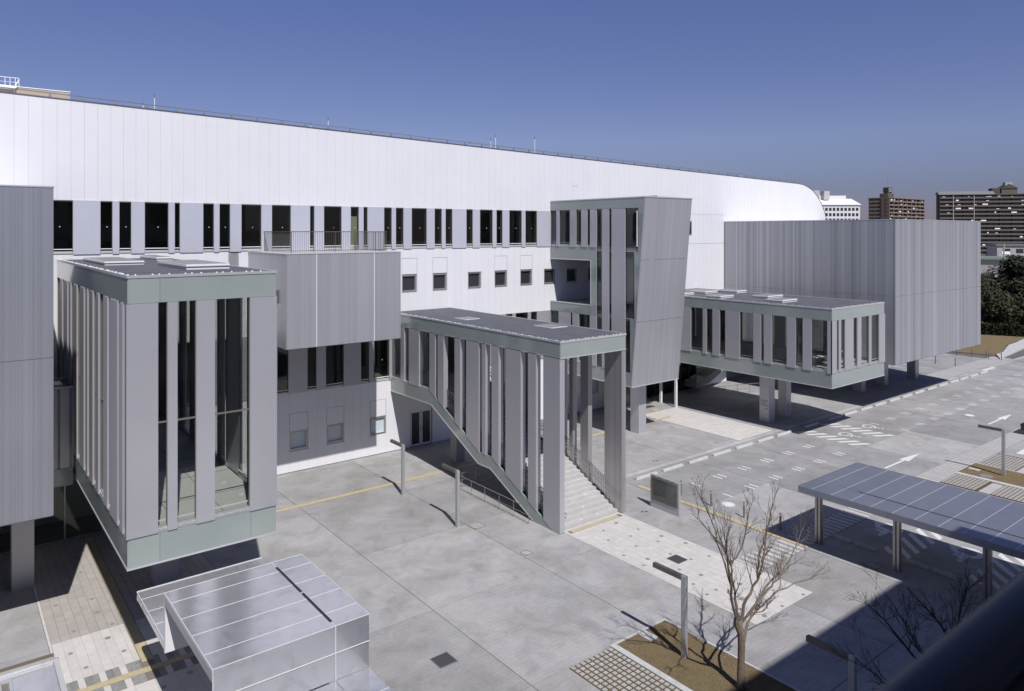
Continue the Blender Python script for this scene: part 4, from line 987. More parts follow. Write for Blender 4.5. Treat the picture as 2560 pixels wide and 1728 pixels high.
tiles(pp, 'tile', 'white_tile', 43.62, 47.80, 30.08, 39.0, 0.6, 0.3, 0.0, 0.012, 0.01, 208)
tactile(43.0, 44.6, 37.13, 37.42, 'short yellow tactile strip crossing the cream porch path')
sp_ = sheet('striped_path', 27.62, 96, 17.96, 19.25, 0.002, 'bar_grey', 'striped walkway of white and grey bars across the parking area')
x = 27.64; i = 0
while x < 92:
    p_ = 0.41 if x < 38 else 0.31
    if i < 260: pc('white_bar', 'bar_white', sp_, x, x + p_ * 0.52, 17.97, 19.24, 0.0, 0.012)
    x += p_; i += 1
ep = sheet('end_path', 77.6, 96, 30.1, 32.2, 0.006, 'bar_grey', 'striped walkway beyond the large ribbed end block')
for i in range(46): pc('white_bar', 'bar_white', ep, 77.7 + i * 0.4, 77.9 + i * 0.4, 30.15, 32.15, 0.004, 0.014)

# lawns, kerbs and grass-jointed block paving
def lawn(x0, x1, y0, y1, label, n):
    o = bx('lawn', 'dry_lawn', None, x0, x1, y0, y1, -0.035, 0.015); o['kind'] = 'structure'; o['label'] = label
    rr = random.Random(int(x0 * 10)); b = MB()
    for i in range(n):
        x = rr.uniform(x0 + 0.02, x1 - 0.02); y = rr.uniform(max(y0, y1 - 7), y1 - 0.02); a = rr.uniform(0, 6.28); h = rr.uniform(0.012, 0.045); w = 0.006
        dx, dy = math.cos(a) * w, math.sin(a) * w; lx, ly = rr.uniform(-.03, .03), rr.uniform(-.03, .03)
        b.v += [(x - dx, y - dy, 0.012), (x + dx, y + dy, 0.012), (x + lx, y + ly, 0.015 + h)]; k_ = len(b.v); b.f.append((k_ - 3, k_ - 2, k_ - 1))
    mk('grass', b, 'grass_blade', o, kind='stuff')
    return o
L1_ = lawn(18.70, 21.27, 4.0, 17.87, 'dry brown lawn patch around the nearest bare tree', 26000)
L2_ = lawn(48.26, 50.95, 4.0, 18.02, 'dry lawn strip around the far street lamp at the right', 5000)
def kerb(root, x0, x1, y0, y1):
    along_x = x1 - x0 > y1 - y0; n_ = max(1, round((x1 - x0 if along_x else y1 - y0) / 0.62))
    for i in range(n_):
        if along_x: s_ = (x1 - x0) / n_; pc('kerb_stone', 'kerb_stone', root, x0 + i * s_ + 0.004, x0 + (i + 1) * s_ - 0.004, y0, y1, -0.03, 0.035)
        else: s_ = (y1 - y0) / n_; pc('kerb_stone', 'kerb_stone', root, x0, x1, y0 + i * s_ + 0.004, y0 + (i + 1) * s_ - 0.004, -0.03, 0.035)
kerb(L1_, 18.45, 18.69, 4.0, 17.96); kerb(L1_, 18.70, 21.36, 17.88, 17.96); kerb(L1_, 21.28, 21.36, 4.0, 17.87)
kerb(L2_, 47.92, 48.25, 4.0, 18.02); kerb(L2_, 50.96, 51.05, 4.0, 18.02)
def block_paving(name, x0, x1, y0, y1, px, py, label, limit, bw=0.68):
    o = bx(name, 'joint_soil', None, x0, x1, y0, y1, -0.035, 0.004); o['kind'] = 'structure'; o['label'] = label
    lst = []; nx = round((x1 - x0) / px); ny = int((y1 - y0) / py)
    for j in range(ny):
        for i in range(nx):
            x = x0 + i * px + px * 0.5; y = y1 - (j + 0.5) * py; lst.append((x - px * bw / 2, x + px * bw / 2, y - py * bw / 2, y + py * bw / 2))
    for r in lst[:limit]: pc('paving_block', 'paver_block', o, *r, -0.01, 0.024)
    if lst[limit:]:
        m_ = MB()
        for r in lst[limit:]: m_.box(*r, -0.01, 0.024)
        mk('paving_block', m_, 'paver_block', o, kind='stuff')
    return o
block_paving('grass_paving', 16.46, 18.43, 7.0, 17.88, 0.219, 0.205, 'grass-jointed block paving beside the lawn in the foreground', 240)
block_paving('grass_paving', 45.6, 47.9, 16.0, 17.95, 0.23, 0.2, 'grass-jointed block paving behind the parking canopy, left of its white strip', 0, 0.7)
block_paving('grass_paving', 45.6, 47.9, 6.0, 15.38, 0.23, 0.2, 'grass-jointed block paving behind the parking canopy, right of its white strip', 0, 0.7)
block_paving('grass_paving', 51.07, 54.4, 15.9, 17.95, 0.23, 0.2, 'grass-jointed block paving beyond the far street lamp', 0, 0.7)
block_paving('grass_paving', 51.07, 54.4, 6.0, 15.3, 0.23, 0.2, 'grass-jointed block paving at the right edge beyond the far lawn strip', 0, 0.7)
for (a, b, label) in ((45.6, 47.9, 'white paved strip between the grass-jointed blocks behind the parking canopy'), (51.07, 54.4, 'white paved strip beyond the far lawn strip at the right edge')):
    o = sheet('paved_strip', a, b, 15.3 if a > 50 else 15.40, 15.88 if a > 50 else 15.98, 0.006, 'bar_grey', label)
    n_ = int((b - a) / 0.23)
    for i in range(n_): pc('white_bar', 'bar_white', o, a + i * 0.23 + 0.02, a + i * 0.23 + 0.19, 15.31 if a > 50 else 15.41, 15.87 if a > 50 else 15.97, 0.004, 0.014)

# painted parking markings (thin paint on the concrete)
PZ = 0.004
def line(x0, x1, y0, y1, name='parking_line'): pc(name, 'paint_white', ground, x0, x1, y0, y1, 0.0, PZ)
for (ya, yb) in ((26.07, 26.71), (23.94, 24.55)):
    line(34.06, 34.17, ya, yb); line(55.45, 55.56, ya, yb)
    for i in range(5):
        x = 36.15 + i * 2.447
        line(x - 0.055, x + 0.055, ya, yb); line(x + 0.38, x + 0.49, ya, yb)
    for i in range(14):
        x = 57.87 + i * 2.5
        line(x - 0.055, x + 0.055, ya, yb); line(x + 0.38, x + 0.49, ya, yb)
def flat(name, pts): mk(name, MB().quad([(x, y, PZ) for x, y in pts]), 'paint_white', ground)
for k_ in range(6):
    y = 28.92 - 0.77 * k_
    flat('hatch_bar', [(48.74, y), (48.74, y - 0.36), (49.98, y - 1.10), (49.98, y - 0.74)])
for k_ in range(6):
    y = 28.92 - 0.77 * k_
    flat('hatch_bar', [(52.12, y), (52.12, y - 0.36), (53.42, y - 1.12), (53.42, y - 0.76)])
def arrow(x):
    y = 21.06
    flat('arrow_marking', [(x, y - 0.075), (x + 2.55, y - 0.075), (x + 2.5, y - 0.30), (x + 4.8, y), (x + 2.5, y + 0.30), (x + 2.55, y + 0.075), (x, y + 0.075)])
arrow(45.58); arrow(62.1)
def ground_symbol(x, y, s, flip=1):
    b = wheelchair(lambda u, v: (x + flip * u * s, y - v * s, PZ)); mk('accessible_symbol', b, 'paint_white', ground)
ground_symbol(51.5, 26.75, 1.2, -1); ground_symbol(54.95, 26.75, 1.2, -1)
for yy in (16.05, 12.6, 9.1):
    b_ = wheelchair(lambda u, v: (37.05 - v * 1.45, yy + u * 1.45, PZ), 1.7); mk('accessible_symbol', b_, 'paint_white', ground)
for y1 in (15.78, 12.28, 8.8):
    y0 = y1 - 1.2
    for k_ in range(7):
        a0 = 33.23 + k_ * 0.815; a1 = a0 + 0.37; sh = 1.16
        pts = [(a0, y1), (a1, y1), (a1 - sh, y0), (a0 - sh, y0)]
        for lim, sgn in ((33.68, 1), (37.78, -1)):            # clip to the bay divider
            out = []
            for p_, q_ in zip(pts, pts[1:] + pts[:1]):
                pin, qin = (p_[0] - lim) * sgn >= 0, (q_[0] - lim) * sgn >= 0
                if pin: out.append(p_)
                if pin != qin: f_ = (lim - p_[0]) / (q_[0] - p_[0]); out.append((lim, p_[1] + (q_[1] - p_[1]) * f_))
            pts = out
        if len(pts) > 2: flat('hatch_bar', pts)
for i in range(5): line(91 + i * 2.0, 91.1 + i * 2.0, 24.2, 28.8)
line(85.6, 88.6, 29.3, 29.7); line(55.4, 57.2, 16.8, 17.2)

# wheel stops: a long row and three under the canopy
def stop_mesh(L):
    h = L / 2
    return MB().prism([(-0.095, 0), (0.095, 0), (0.06, 0.125), (-0.06, 0.125)], 'x', -h, h)
xs_ = [32.9, 35.3, 37.77, 40.22, 42.7, 45.2, 47.55, 51.25, 54.65, 57.0, 59.6, 62.0, 64.55, 66.95, 69.4, 72.0, 74.4, 77.0, 79.3, 81.8, 84.3]
me0 = None
for i, x in enumerate(xs_):
    if me0 is None:
        o = mk('wheel_stop', stop_mesh(1.85), 'kerb_stone'); me0 = o.data
    else: o = bpy.data.objects.new('wheel_stop', me0); link(o)
    o.location = (x, 29.05, 0.0)
    tag(o, f'white concrete wheel stop, {ORD[i]} from the information board end of the long row', 'wheel stop', 'wheel stops along the parking bays')
for i, y in enumerate((16.9, 13.5, 10.0)):
    for yy, q in ((y - 0.55, 'right half'), (y + 0.55, 'left half')):
        o = bpy.data.objects.new('wheel_stop', me0); link(o); o.scale = (0.54, 1, 1); o.rotation_euler = (0, 0, R(90)); o.location = (33.4, yy, 0)
        tag(o, f'low wheel stop under the parking canopy, {q} of the {ORD[i]} bay from left', 'wheel stop', 'wheel stops under the canopy')

# ================================================================== street furniture
LAMP = thing('street_lamp', (20.03, 29.82, 0), 'square steel street lamp standing before the guard rail of the covered stair', 'street lamp', 'square steel street lamps')
def lamp_parts(root):
    x, y, z = root.location
    bx('pole', 'galvanised', root, x - 0.075, x + 0.075, y - 0.085, y + 0.085, 0, 2.78)
    bx('arm', 'steel_dark', root, x - 0.07, x + 0.07, y + 0.086, y + 1.34, 2.62, 2.775)
    bx('lamp_panel', 'white_panel', root, x - 0.05, x + 0.05, y + 0.5, y + 1.25, 2.612, 2.62)
    bx('base_plate', 'galvanised', root, x - 0.11, x + 0.11, y - 0.11, y + 0.11, 0.0, 0.012)
lamp_parts(LAMP)
for loc, lab in (((20.09, 35.27, 0), 'square steel street lamp nearest the hall wall, left of the covered stair'), ((19.96, 15.92, 0), 'square steel street lamp on the brown lawn beside the bare tree'),
                 ((49.66, 16.05, 0), 'square steel street lamp on the far lawn strip beyond the parking canopy'), ((19.85, 10.05, 0), 'square steel street lamp in deep shade at the bottom edge, left of the dark handrail')):
    copy_tree(LAMP, loc, lab)
I_ = thing('information_board', (29.55, 24.85, 0), 'grey metal information board with a glazed case beside the yellow tactile strip', 'sign')
bx('body', 'silver_panel', I_, 29.56, 29.70, 23.92, 25.80, 0.0, 1.70)
f = MB()
for r in minus((24.0, 25.68, 0.40, 1.60), [(24.06, 25.62, 0.46, 1.54)]): f.box(29.525, 29.56, r[0], r[1], r[2], r[3])
mk('case_frame', f, 'bronze_trim', I_); bx('case_back', 'board_back', I_, 29.548, 29.558, 24.06, 25.62, 0.46, 1.54); bx('glass', 'glass', I_, 29.535, 29.542, 24.06, 25.62, 0.46, 1.54)
t_ = MB(); rr_ = random.Random(9); y = 25.62
for n_ in (4, 9, 6, 4):                                       # a line of small characters along the top edge
    for q in range(n_):
        t_.box(29.553, 29.559, y - 0.035, y, 1.63, 1.635).box(29.553, 29.559, y - 0.035, y, 1.655, 1.66); dx = rr_.uniform(0.005, 0.025); t_.box(29.553, 29.559, y - dx - 0.006, y - dx, 1.62, 1.67); y -= 0.045
    y -= 0.12
mk('lettering', t_, 'letter', I_)
BOL = thing('bollard', (32.08, 25.81, 0), 'slim brown bollard just behind the information board', 'bollard', 'slim bollards along the yellow strip')
mk('post', MB().tube([(32.08, 25.81, 0), (32.08, 25.81, 0.80)], 0.05, 10), 'steel_brown', BOL); mk('band', MB().tube([(32.08, 25.81, 0.70), (32.08, 25.81, 0.725)], 0.053, 10), 'white_steel', BOL); mk('base_ring', MB().disc(32.08, 25.81, 0, 0.012, 0.06, 12), 'steel', BOL)
for loc, lab in (((32.08, 23.82, 0), 'slim brown bollard beside the round white ground cover'), ((32.08, 21.82, 0), 'slim brown bollard between the round white ground cover and the parking canopy shadow'), ((32.2, 19.87, 0), 'slim brown bollard standing in the shadow of the parking canopy')): copy_tree(BOL, loc, lab)
def cover_sq(x0, x1, y0, y1, label, fill):
    t = thing('manhole_cover', ((x0 + x1) / 2, (y0 + y1) / 2, 0), label, 'manhole cover', 'square manhole covers')
    f = MB()
    for r in minus((x0, x1, y0, y1), [(x0 + 0.022, x1 - 0.022, y0 + 0.022, y1 - 0.022)]): f.box(r[0], r[1], r[2], r[3], 0.001, 0.010)
    mk('rim', f, 'dark_trim', t); bx('lid', fill, t, x0 + 0.022, x1 - 0.022, y0 + 0.022, y1 - 0.022, 0.001, 0.007); c = MB()
    for (a, b) in ((x0 + 0.03, y0 + 0.03), (x1 - 0.08, y1 - 0.07)): c.box(a, a + 0.05, b, b + 0.04, 0.007, 0.012)
    mk('lifting_slot', c, 'black', t)
cover_sq(20.53, 21.18, 29.05, 29.70, 'larger square concrete-filled manhole cover near the covered stair pier', 'concrete_light')
cover_sq(20.65, 21.07, 25.29, 25.71, 'smaller square concrete-filled manhole cover in the middle of the plaza', 'concrete_light')
cover_sq(5.68, 6.11, 29.33, 29.76, 'square manhole cover on the tiled path beside the folded metal canopy', 'beige_tile')
cover_sq(31.65, 32.15, 14.95, 15.5, 'square manhole cover at the shadow edge of the parking canopy', 'concrete_light')
cover_sq(4.98, 5.30, 26.68, 27.10, 'square stone manhole cover set in the mosaic band', 'kerb_stone')
def grate(x0, x1, y0, y1, label):
    t = thing('drain_grate', ((x0 + x1) / 2, (y0 + y1) / 2, 0), label, 'drain grate', 'square drain grates')
    bx('pit', 'black', t, x0, x1, y0, y1, 0.013, 0.0145); n_ = 9; s_ = (x1 - x0 - 0.04) / n_
    f = MB()
    for r in minus((x0, x1, y0, y1), [(x0 + 0.02, x1 - 0.02, y0 + 0.02, y1 - 0.02)]): f.box(r[0], r[1], r[2], r[3], 0.0135, 0.022)
    mk('rim', f, 'steel', t)
    for i in range(n_): pc('grate_bar', 'grate', t, x0 + 0.02 + i * s_ + 0.008, x0 + 0.02 + (i + 1) * s_ - 0.008, y0 + 0.02, y1 - 0.02, 0.015, 0.02)
grate(13.09, 13.78, 20.50, 21.18, 'square steel drain grate in the foreground concrete')
grate(25.34, 26.01, 20.53, 21.21, 'square steel drain grate set in the white paved path')
def cover_round(x, y, r, label, mat='paint_white'):
    t = thing('round_cover', (x, y, 0), label, 'ground cover', 'round ground covers')
    mk('rim', MB().disc(x, y, 0.002, 0.012, r, 28), 'kerb_stone', t); mk('lid', MB().disc(x, y, 0.012, 0.017, r * 0.86, 28), mat, t)
cover_round(32.98, 23.4, 0.36, 'round white ground cover between two slim bollards'); cover_round(63.9, 23.0, 0.36, 'round white ground cover far along the driving lane')
cover_round(48.82, 16.65, 0.40, 'round cover with a dark lid in the far lawn strip', 'iron_cover')
for (x, y, lab) in ((28.72, 25.48, 'small twin drain cap between the covered stair and the information board'), (41.95, 30.72, 'small twin drain cap beside the cream porch path'), (35.62, 30.67, 'small twin drain cap behind the nearest wheel stops')):
    t = thing('twin_drain', (x, y, 0), lab, 'drain cap', 'small twin drain caps')
    for dx in (-0.09, 0.09): mk('cap', MB().disc(x + dx, y - dx * 0.6, 0.001, 0.012, 0.075, 12), 'steel_dark', t)
for (x0, x1, y0, y1, lab) in ((19.77, 20.17, 17.27, 17.82, 'pale stone slab in the corner of the near brown lawn'), (49.4, 49.73, 17.28, 17.87, 'pale stone slab in the far lawn strip')):
    tag(bx('stone_slab', 'kerb_stone', None, x0, x1, y0, y1, 0.0, 0.045), lab, 'stone slab')
for i, (x, y) in enumerate(((85.81, 34.24), (86.01, 32.33), (93.44, 34.96), (93.85, 33.56), (94.03, 32.12), (93.9, 30.56))):
    tag(mk('barrier_post', MB().tube([(x, y, 0), (x, y, 0.85)], 0.045, 8), 'steel_dark'), 'slim barrier post beyond the ribbed end block, ' + ('nearer pair, left one', 'nearer pair, right one', 'first along the lawn edge', 'second along the lawn edge', 'third along the lawn edge', 'last, at the striped walkway')[i], 'bollard', 'barrier posts before the far lawn')
tag(mk('end_barrier', MB().tube([(93.9, 30.56, 0.8), (93.2, 31.6, 0.8), (93.2, 31.6, 0)], 0.03, 6), 'steel_dark'), 'bent steel barrier rail at the far end of the striped walkway', 'railing')
tag(mk('ramp_rail', MB().tube([(78.9, 34.1, 0), (78.9, 34.1, 0.85), (79.9, 36.1, 0.85), (79.9, 36.1, 0)], 0.025, 6).tube([(78.9, 34.1, 0.45), (79.9, 36.1, 0.45)], 0.02, 6), 'steel'), 'short steel rail behind the ribbed end block pillars', 'railing')
U = thing('ramp_railing', (55, 38.3, 0), 'thin railing in the shade under the low glass pavilion', 'railing')
mk('rail', MB().tube([(53.2, 39.4, 0.85), (58.4, 37.9, 0.85)], 0.02, 6).tube([(53.2, 39.4, 0.45), (58.4, 37.9, 0.45)], 0.012, 6), 'steel', U)
for i in range(5):
    t_ = i / 4; mk('post', MB().tube([(53.2 + 5.2 * t_, 39.4 - 1.5 * t_, 0), (53.2 + 5.2 * t_, 39.4 - 1.5 * t_, 0.85)], 0.016, 6), 'steel', U)
F_ = thing('outer_stair', (56, 41.5, 0), 'dark stair flight with glass sides rising under the low glass pavilion', 'staircase')
mk('flight', MB().prism([(53.0, 0.75), (53.0, 0.55), (55.0, 0.80), (60.0, 2.9), (60.0, 3.2)], 'y', 41.0, 42.3), 'soffit', F_)
for i in range(4): mk('glass_pane', MB().prism([(53.1 + i * 1.7, 0.8 + i * 0.62), (54.75 + i * 1.7, 1.38 + i * 0.62), (54.75 + i * 1.7, 2.4 + i * 0.3), (53.1 + i * 1.7, 2.3 + i * 0.3)], 'y', 40.97, 41.0), 'glass_dark', F_)
tag(mk('ramp_wall', MB().prism([(57.0, 0), (64, 0), (64, 1.0), (60.5, 1.0), (57.0, 0.25)], 'y', 43.4, 43.7), 'concrete_light'), 'pale concrete ramp wall seen under the low glass pavilion', 'wall')

# a dark car just inside the right edge
Q = thing('parked_car', (61.6, 16.6, 0), 'dark car cut by the right edge beside the striped walkway', 'car')
b = MB().prism([(14.2, 0.35), (18.55, 0.35), (18.6, 0.75), (18.3, 0.92), (17.3, 1.0), (16.6, 1.42), (15.0, 1.45), (14.4, 1.0), (14.15, 0.9)], 'x', 60.75, 62.45)
mk('body', b, 'car_paint', Q); mk('windscreen', MB().prism([(17.28, 1.02), (16.66, 1.40), (16.70, 1.41), (17.34, 1.03)], 'x', 60.85, 62.35), 'far_window', Q)
for (x, y) in ((60.75, 17.7), (62.3, 17.7), (60.75, 15.1), (62.3, 15.1)): mk('wheel', MB().prism([(y + 0.31 * math.cos(t), 0.31 + 0.31 * math.sin(t)) for t in [i * math.pi / 8 for i in range(16)]], 'x', x - 0.02, x + 0.18), 'tyre', Q)

# ================================================================== bare trees
def tube_chain(b, pts, r0, r1, n):
    k_ = len(pts); b.tube(pts, [r0 + (r1 - r0) * i / (k_ - 1) for i in range(k_)], n, cap=False)
def wander(rr, p, d, L, nseg, up, wob):
    pts = [Vector(p)]; d = Vector(d).normalized()
    for i in range(nseg):
        d = (d + Vector((rr.uniform(-wob, wob), rr.uniform(-wob, wob), rr.uniform(-wob, wob) + up))).normalized(); pts.append(pts[-1] + d * (L / nseg))
    return pts
def grow(rr, b, tw, pts, r0, r1, depth, L):
    """side branches along a limb"""
    n_ = len(pts)
    cnt = {3: 8, 2: 5, 1: 4}.get(depth, 0)
    for i in range(cnt):
        t = rr.uniform(0.25, 1.0) if depth == 3 else rr.uniform(0.12, 1.0)
        f = t * (n_ - 1); i0 = min(int(f), n_ - 2); p = pts[i0].lerp(pts[i0 + 1], f - i0); d = (pts[i0 + 1] - pts[i0]).normalized()
        side = Vector((rr.gauss(0, 1), rr.gauss(0, 1), rr.gauss(0, 0.7))); side = (side - d * side.dot(d)).normalized()
        nd = d * rr.uniform(0.9, 1.2) + side * rr.uniform(0.4, 0.8) + Vector((0, 0, 0.15))
        ln = L * rr.uniform(0.35, 0.65) * (1.1 - 0.5 * t)
        ra = (r0 + (r1 - r0) * t) * rr.uniform(0.45, 0.7); ra = max(ra, 0.0032)
        q = wander(rr, p, nd, ln, 5 if depth > 1 else 3, 0.05, 0.15)
        tube_chain(b if depth > 2 else tw, q, ra, 0.0022, 5 if depth > 2 else 4 if depth == 2 else 3)
        if depth > 1: grow(rr, b, tw, q, ra, 0.003, depth - 1, ln)
def bare_tree(loc, limbs, trunk, label, mat, seed):
    rr = random.Random(seed)
    t = thing('bare_tree', loc, label, 'tree')
    b = MB(); pts = [Vector(p) for p, r in trunk]; b.tube(pts, [r for p, r in trunk], 12)
    mk('trunk', b, mat, t, smooth=True)
    for (pl, r0) in limbs:
        # subdivide the traced limb with a little wander in depth
        pts = [Vector(pl[0])]
        for a, c in zip(pl, pl[1:]):
            a, c = Vector(a), Vector(c)
            for s_ in (0.33, 0.66, 1.0): pts.append(a.lerp(c, s_) + (Vector((rr.uniform(-.03, .03), rr.uniform(-.05, .05), rr.uniform(-.02, .02))) if s_ < 1 else Vector((0, 0, 0))))
        bb = MB(); tw = MB(); tube_chain(bb, pts, r0, 0.008, 7)
        L = sum((q - p).length for p, q in zip(pts, pts[1:]))
        grow(rr, bb, tw, pts, r0, 0.010, 3, L * 0.62)
        lb = mk('limb', bb, mat, t, smooth=True); mk('twigs', tw, 'bark_twig' if mat == 'bark' else mat, lb, kind='stuff')
    return t
Y0 = 13.71
trunk1 = [((20.0, Y0, -0.02), 0.17), ((20.0, Y0, 0.15), 0.135), ((19.99, Y0, 0.8), 0.115), ((20.02, Y0, 1.35), 0.115), ((19.97, Y0, 1.75), 0.10), ((19.93, Y0, 2.2), 0.085)]
limbs1 = [
    ([(19.95, Y0, 1.7), (19.70, Y0, 2.15), (19.52, Y0 - .1, 2.62), (19.28, Y0 - .15, 3.5), (19.0, Y0 - .2, 4.55), (18.82, Y0 - .2, 4.85), (18.1, Y0 - .1, 5.6), (17.55, Y0, 6.15)], 0.06),
    ([(19.28, Y0 - .15, 3.5), (19.05, Y0 + .1, 4.6), (18.95, Y0 + .3, 5.4), (18.5, Y0 + .5, 6.4)], 0.032),
    ([(19.95, Y0, 2.1), (19.90, Y0 + .1, 2.6), (19.86, Y0 + .2, 3.3), (19.85, Y0 + .3, 3.95), (19.6, Y0 + .5, 4.7), (19.35, Y0 + .6, 5.5)], 0.05),
    ([(19.85, Y0 + .3, 3.95), (20.2, Y0 + .1, 4.4), (20.35, Y0, 5.2), (20.3, Y0 - .1, 5.7)], 0.028),
    ([(19.96, Y0, 2.15), (20.12, Y0 - .1, 2.85), (20.62, Y0 - .2, 3.36), (20.75, Y0 - .3, 4.1), (20.95, Y0 - .3, 4.8), (20.85, Y0 - .3, 5.5)], 0.055),
    ([(20.62, Y0 - .2, 3.36), (21.1, Y0 + .1, 3.85), (22.0, Y0 + .4, 4.4), (22.6, Y0 + .6, 4.85), (23.4, Y0 + .8, 5.4)], 0.040),
    ([(19.97, Y0, 2.1), (20.45, Y0 - .3, 2.75), (21.1, Y0 - .4, 3.1), (21.5, Y0 - .4, 3.22), (22.3, Y0 - .3, 3.55), (22.9, Y0 - .2, 3.9), (23.5, Y0 - .1, 4.3)], 0.045),
    ([(20.45, Y0 - .3, 2.75), (21.3, Y0 - .1, 2.95), (22.3, Y0 + .1, 2.95), (23.4, Y0 + .2, 2.95), (24.3, Y0 + .3, 2.95)], 0.036),
    ([(20.15, Y0, 1.42), (20.42, Y0 + .1, 1.72), (20.9, Y0 + .2, 1.95), (21.75, Y0 + .2, 2.18), (22.5, Y0 + .2, 2.3), (23.2, Y0 + .1, 2.35), (24.2, Y0, 2.3)], 0.045),
    ([(20.9, Y0 + .2, 1.95), (21.1, Y0 - .2, 2.3), (21.3, Y0 - .4, 2.7)], 0.018),
    ([(19.3, Y0 - .15, 3.2), (18.7, Y0 - .6, 3.5), (18.2, Y0 - .9, 3.9)], 0.016),
]
bare_tree((20.0, Y0, 0), limbs1, trunk1, 'bare tree with a banded trunk on the brown lawn in the foreground', 'bark', 11)
Y2 = 8.6
trunk2 = [((22.3, Y2, -0.02), 0.18), ((22.3, Y2, 0.5), 0.13), ((22.25, Y2, 1.6), 0.11)]
limbs2 = [
    ([(22.25, Y2, 1.5), (21.4, Y2, 2.2), (20.4, Y2 + .2, 3.3), (19.4, Y2 + .3, 4.3), (18.6, Y2 + .4, 5.0)], 0.05),
    ([(22.25, Y2, 1.55), (21.9, Y2 + .2, 2.3), (21.2, Y2 + .3, 3.0), (20.6, Y2 + .4, 3.9), (19.7, Y2 + .5, 4.9)], 0.045),
    ([(22.25, Y2, 1.6), (22.5, Y2, 2.2), (22.95, Y2, 2.7), (23.4, Y2 + .1, 3.3), (23.9, Y2 + .1, 3.9), (24.5, Y2 + .2, 4.2)], 0.060),
    ([(22.95, Y2, 2.7), (22.4, Y2 + .3, 3.4), (21.7, Y2 + .5, 4.1), (21.2, Y2 + .6, 4.6)], 0.032),
    ([(22.25, Y2, 1.5), (22.0, Y2 - .2, 2.3), (21.6, Y2 - .3, 2.9), (21.3, Y2 - .3, 3.6)], 0.035),
    ([(22.3, Y2, 1.3), (21.0, Y2 + .3, 1.9), (19.6, Y2 + .5, 2.6), (18.4, Y2 + .6, 3.6)], 0.035),
    ([(22.5, Y2, 2.0), (23.6, Y2 + .3, 2.6), (24.4, Y2 + .4, 3.1), (25.2, Y2 + .5, 3.5)], 0.04),
]
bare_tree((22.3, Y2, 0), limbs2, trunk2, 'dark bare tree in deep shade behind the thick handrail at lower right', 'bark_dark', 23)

# ================================================================== park beyond the right end
lw = MB().quad([(95.5, 37.5, 0.03), (97.1, 32.4, 0.03), (99.4, 32.4, 0.03), (106.3, 34.1, 0.05), (135, 36.5, 0.1), (150, 70, 0.1), (92, 70, 0.03)])
o = mk('far_lawn', lw, 'dry_lawn', None, kind='structure'); o['label'] = 'brown grass bank before the dark evergreens'
tag(mk('retaining_wall', MB().prism([(94.5, 30.9), (105.8, 31.9), (136, 33.4), (136, 35.9), (106.3, 33.8), (99.4, 32.2), (97.3, 32.2)], 'z', -0.02, 0.16), 'kerb_stone'), 'low pale concrete bank edge between the brown lawn and the road at the right edge', 'wall')
o = bx('park_floor', 'earth_base', None, 112, 320, 30, 240, -0.03, 0.02); o['kind'] = 'structure'; o['label'] = 'bare earth under the park trees'
def crown_mesh(name, seed, n, rx, rz, mat, leaf):
    rr = random.Random(seed); b = MB()
    lobes = []
    for i in range(16):
        a = rr.uniform(0, 6.28); h = rr.uniform(-0.75, 0.95); q = math.sqrt(max(0.05, 1 - h * h)) * rr.uniform(0.35, 0.85)
        lobes.append((Vector((math.cos(a) * q * rx, math.sin(a) * q * rx, h * rz)), rr.uniform(0.32, 0.52) * rx))
    for i in range(n):
        c, rad = rr.choice(lobes); d = Vector((rr.gauss(0, 1), rr.gauss(0, 1), rr.gauss(0, 1))).normalized()
        p = c + d * rad * (rr.uniform(0.55, 1.05)); nn = (d + Vector((rr.uniform(-.6, .6), rr.uniform(-.6, .6), rr.uniform(-.2, .9)))).normalized()
        u = nn.orthogonal().normalized(); ang = rr.uniform(0, 6.28); w = nn.cross(u); u, w = u * math.cos(ang) + w * math.sin(ang), w * math.cos(ang) - u * math.sin(ang)
        s = leaf * rr.uniform(0.6, 1.4)
        b.quad([p - u * s, p + w * s * 0.55, p + u * s, p - w * s * 0.55])
    me = bpy.data.meshes.new(name); me.from_pydata(b.v, [], b.f); me.materials.append(MAT[mat]); return me
CR = [crown_mesh('crown', 1, 6500, 5.0, 4.4, 'leaf_dark', 0.34), crown_mesh('crown', 2, 6500, 5.0, 4.4, 'leaf_olive', 0.34), crown_mesh('crown', 3, 6500, 5.0, 4.4, 'leaf_dark', 0.34)]
def evergreen(i, x, y, s, h, label, kind=None):
    t = thing('evergreen_tree', (x, y, 0), label, 'tree', 'evergreens beyond the ribbed end block')
    m_ = MB().tube([(x, y, 0), (x + 0.1, y, h * 0.45), (x, y, h * 0.8)], [0.32 * s, 0.22 * s, 0.08 * s], 8); mk('trunk', m_, 'bark_dark', t)
    o = bpy.data.objects.new('crown', CR[i % 3 if kind is None else kind]); link(o); o.parent = t; o.location = (0, 0, h - 4.4 * s * 0.95); o.scale = (s, s, s * 0.95); o.rotation_euler = (0, 0, i * 1.3)
TREES = [(130, 35.5, 1.0, 10.2, 'tallest rounded evergreen at the right edge'), (127, 44.5, 0.75, 7.0, 'rounded evergreen right next to the ribbed end block'), (134, 40, 0.95, 9.4, 'broad evergreen behind the tallest one'),
         (122, 46.5, 0.62, 5.6, 'lower dark evergreen beside the ribbed block edge'), (122, 41, 0.6, 5.4, 'dark evergreen in front, above the clipped hedge'), (141, 45, 0.9, 8.2, 'tall evergreen hidden deep behind the ribbed block edge'),
         (128, 30, 0.95, 9.6, 'evergreen cut by the right edge of the picture'), (147, 37, 1.15, 11.2, 'high crown evergreen at the back of the clump'), (119.5, 44.5, 0.5, 4.2, 'small dark evergreen next to the ribbed block base'), (131, 48.5, 0.8, 7.4, 'evergreen mostly hidden by the ribbed block edge'),
         (126, 38, 0.7, 7.0, 'dark evergreen between the tallest one and the young tree')]
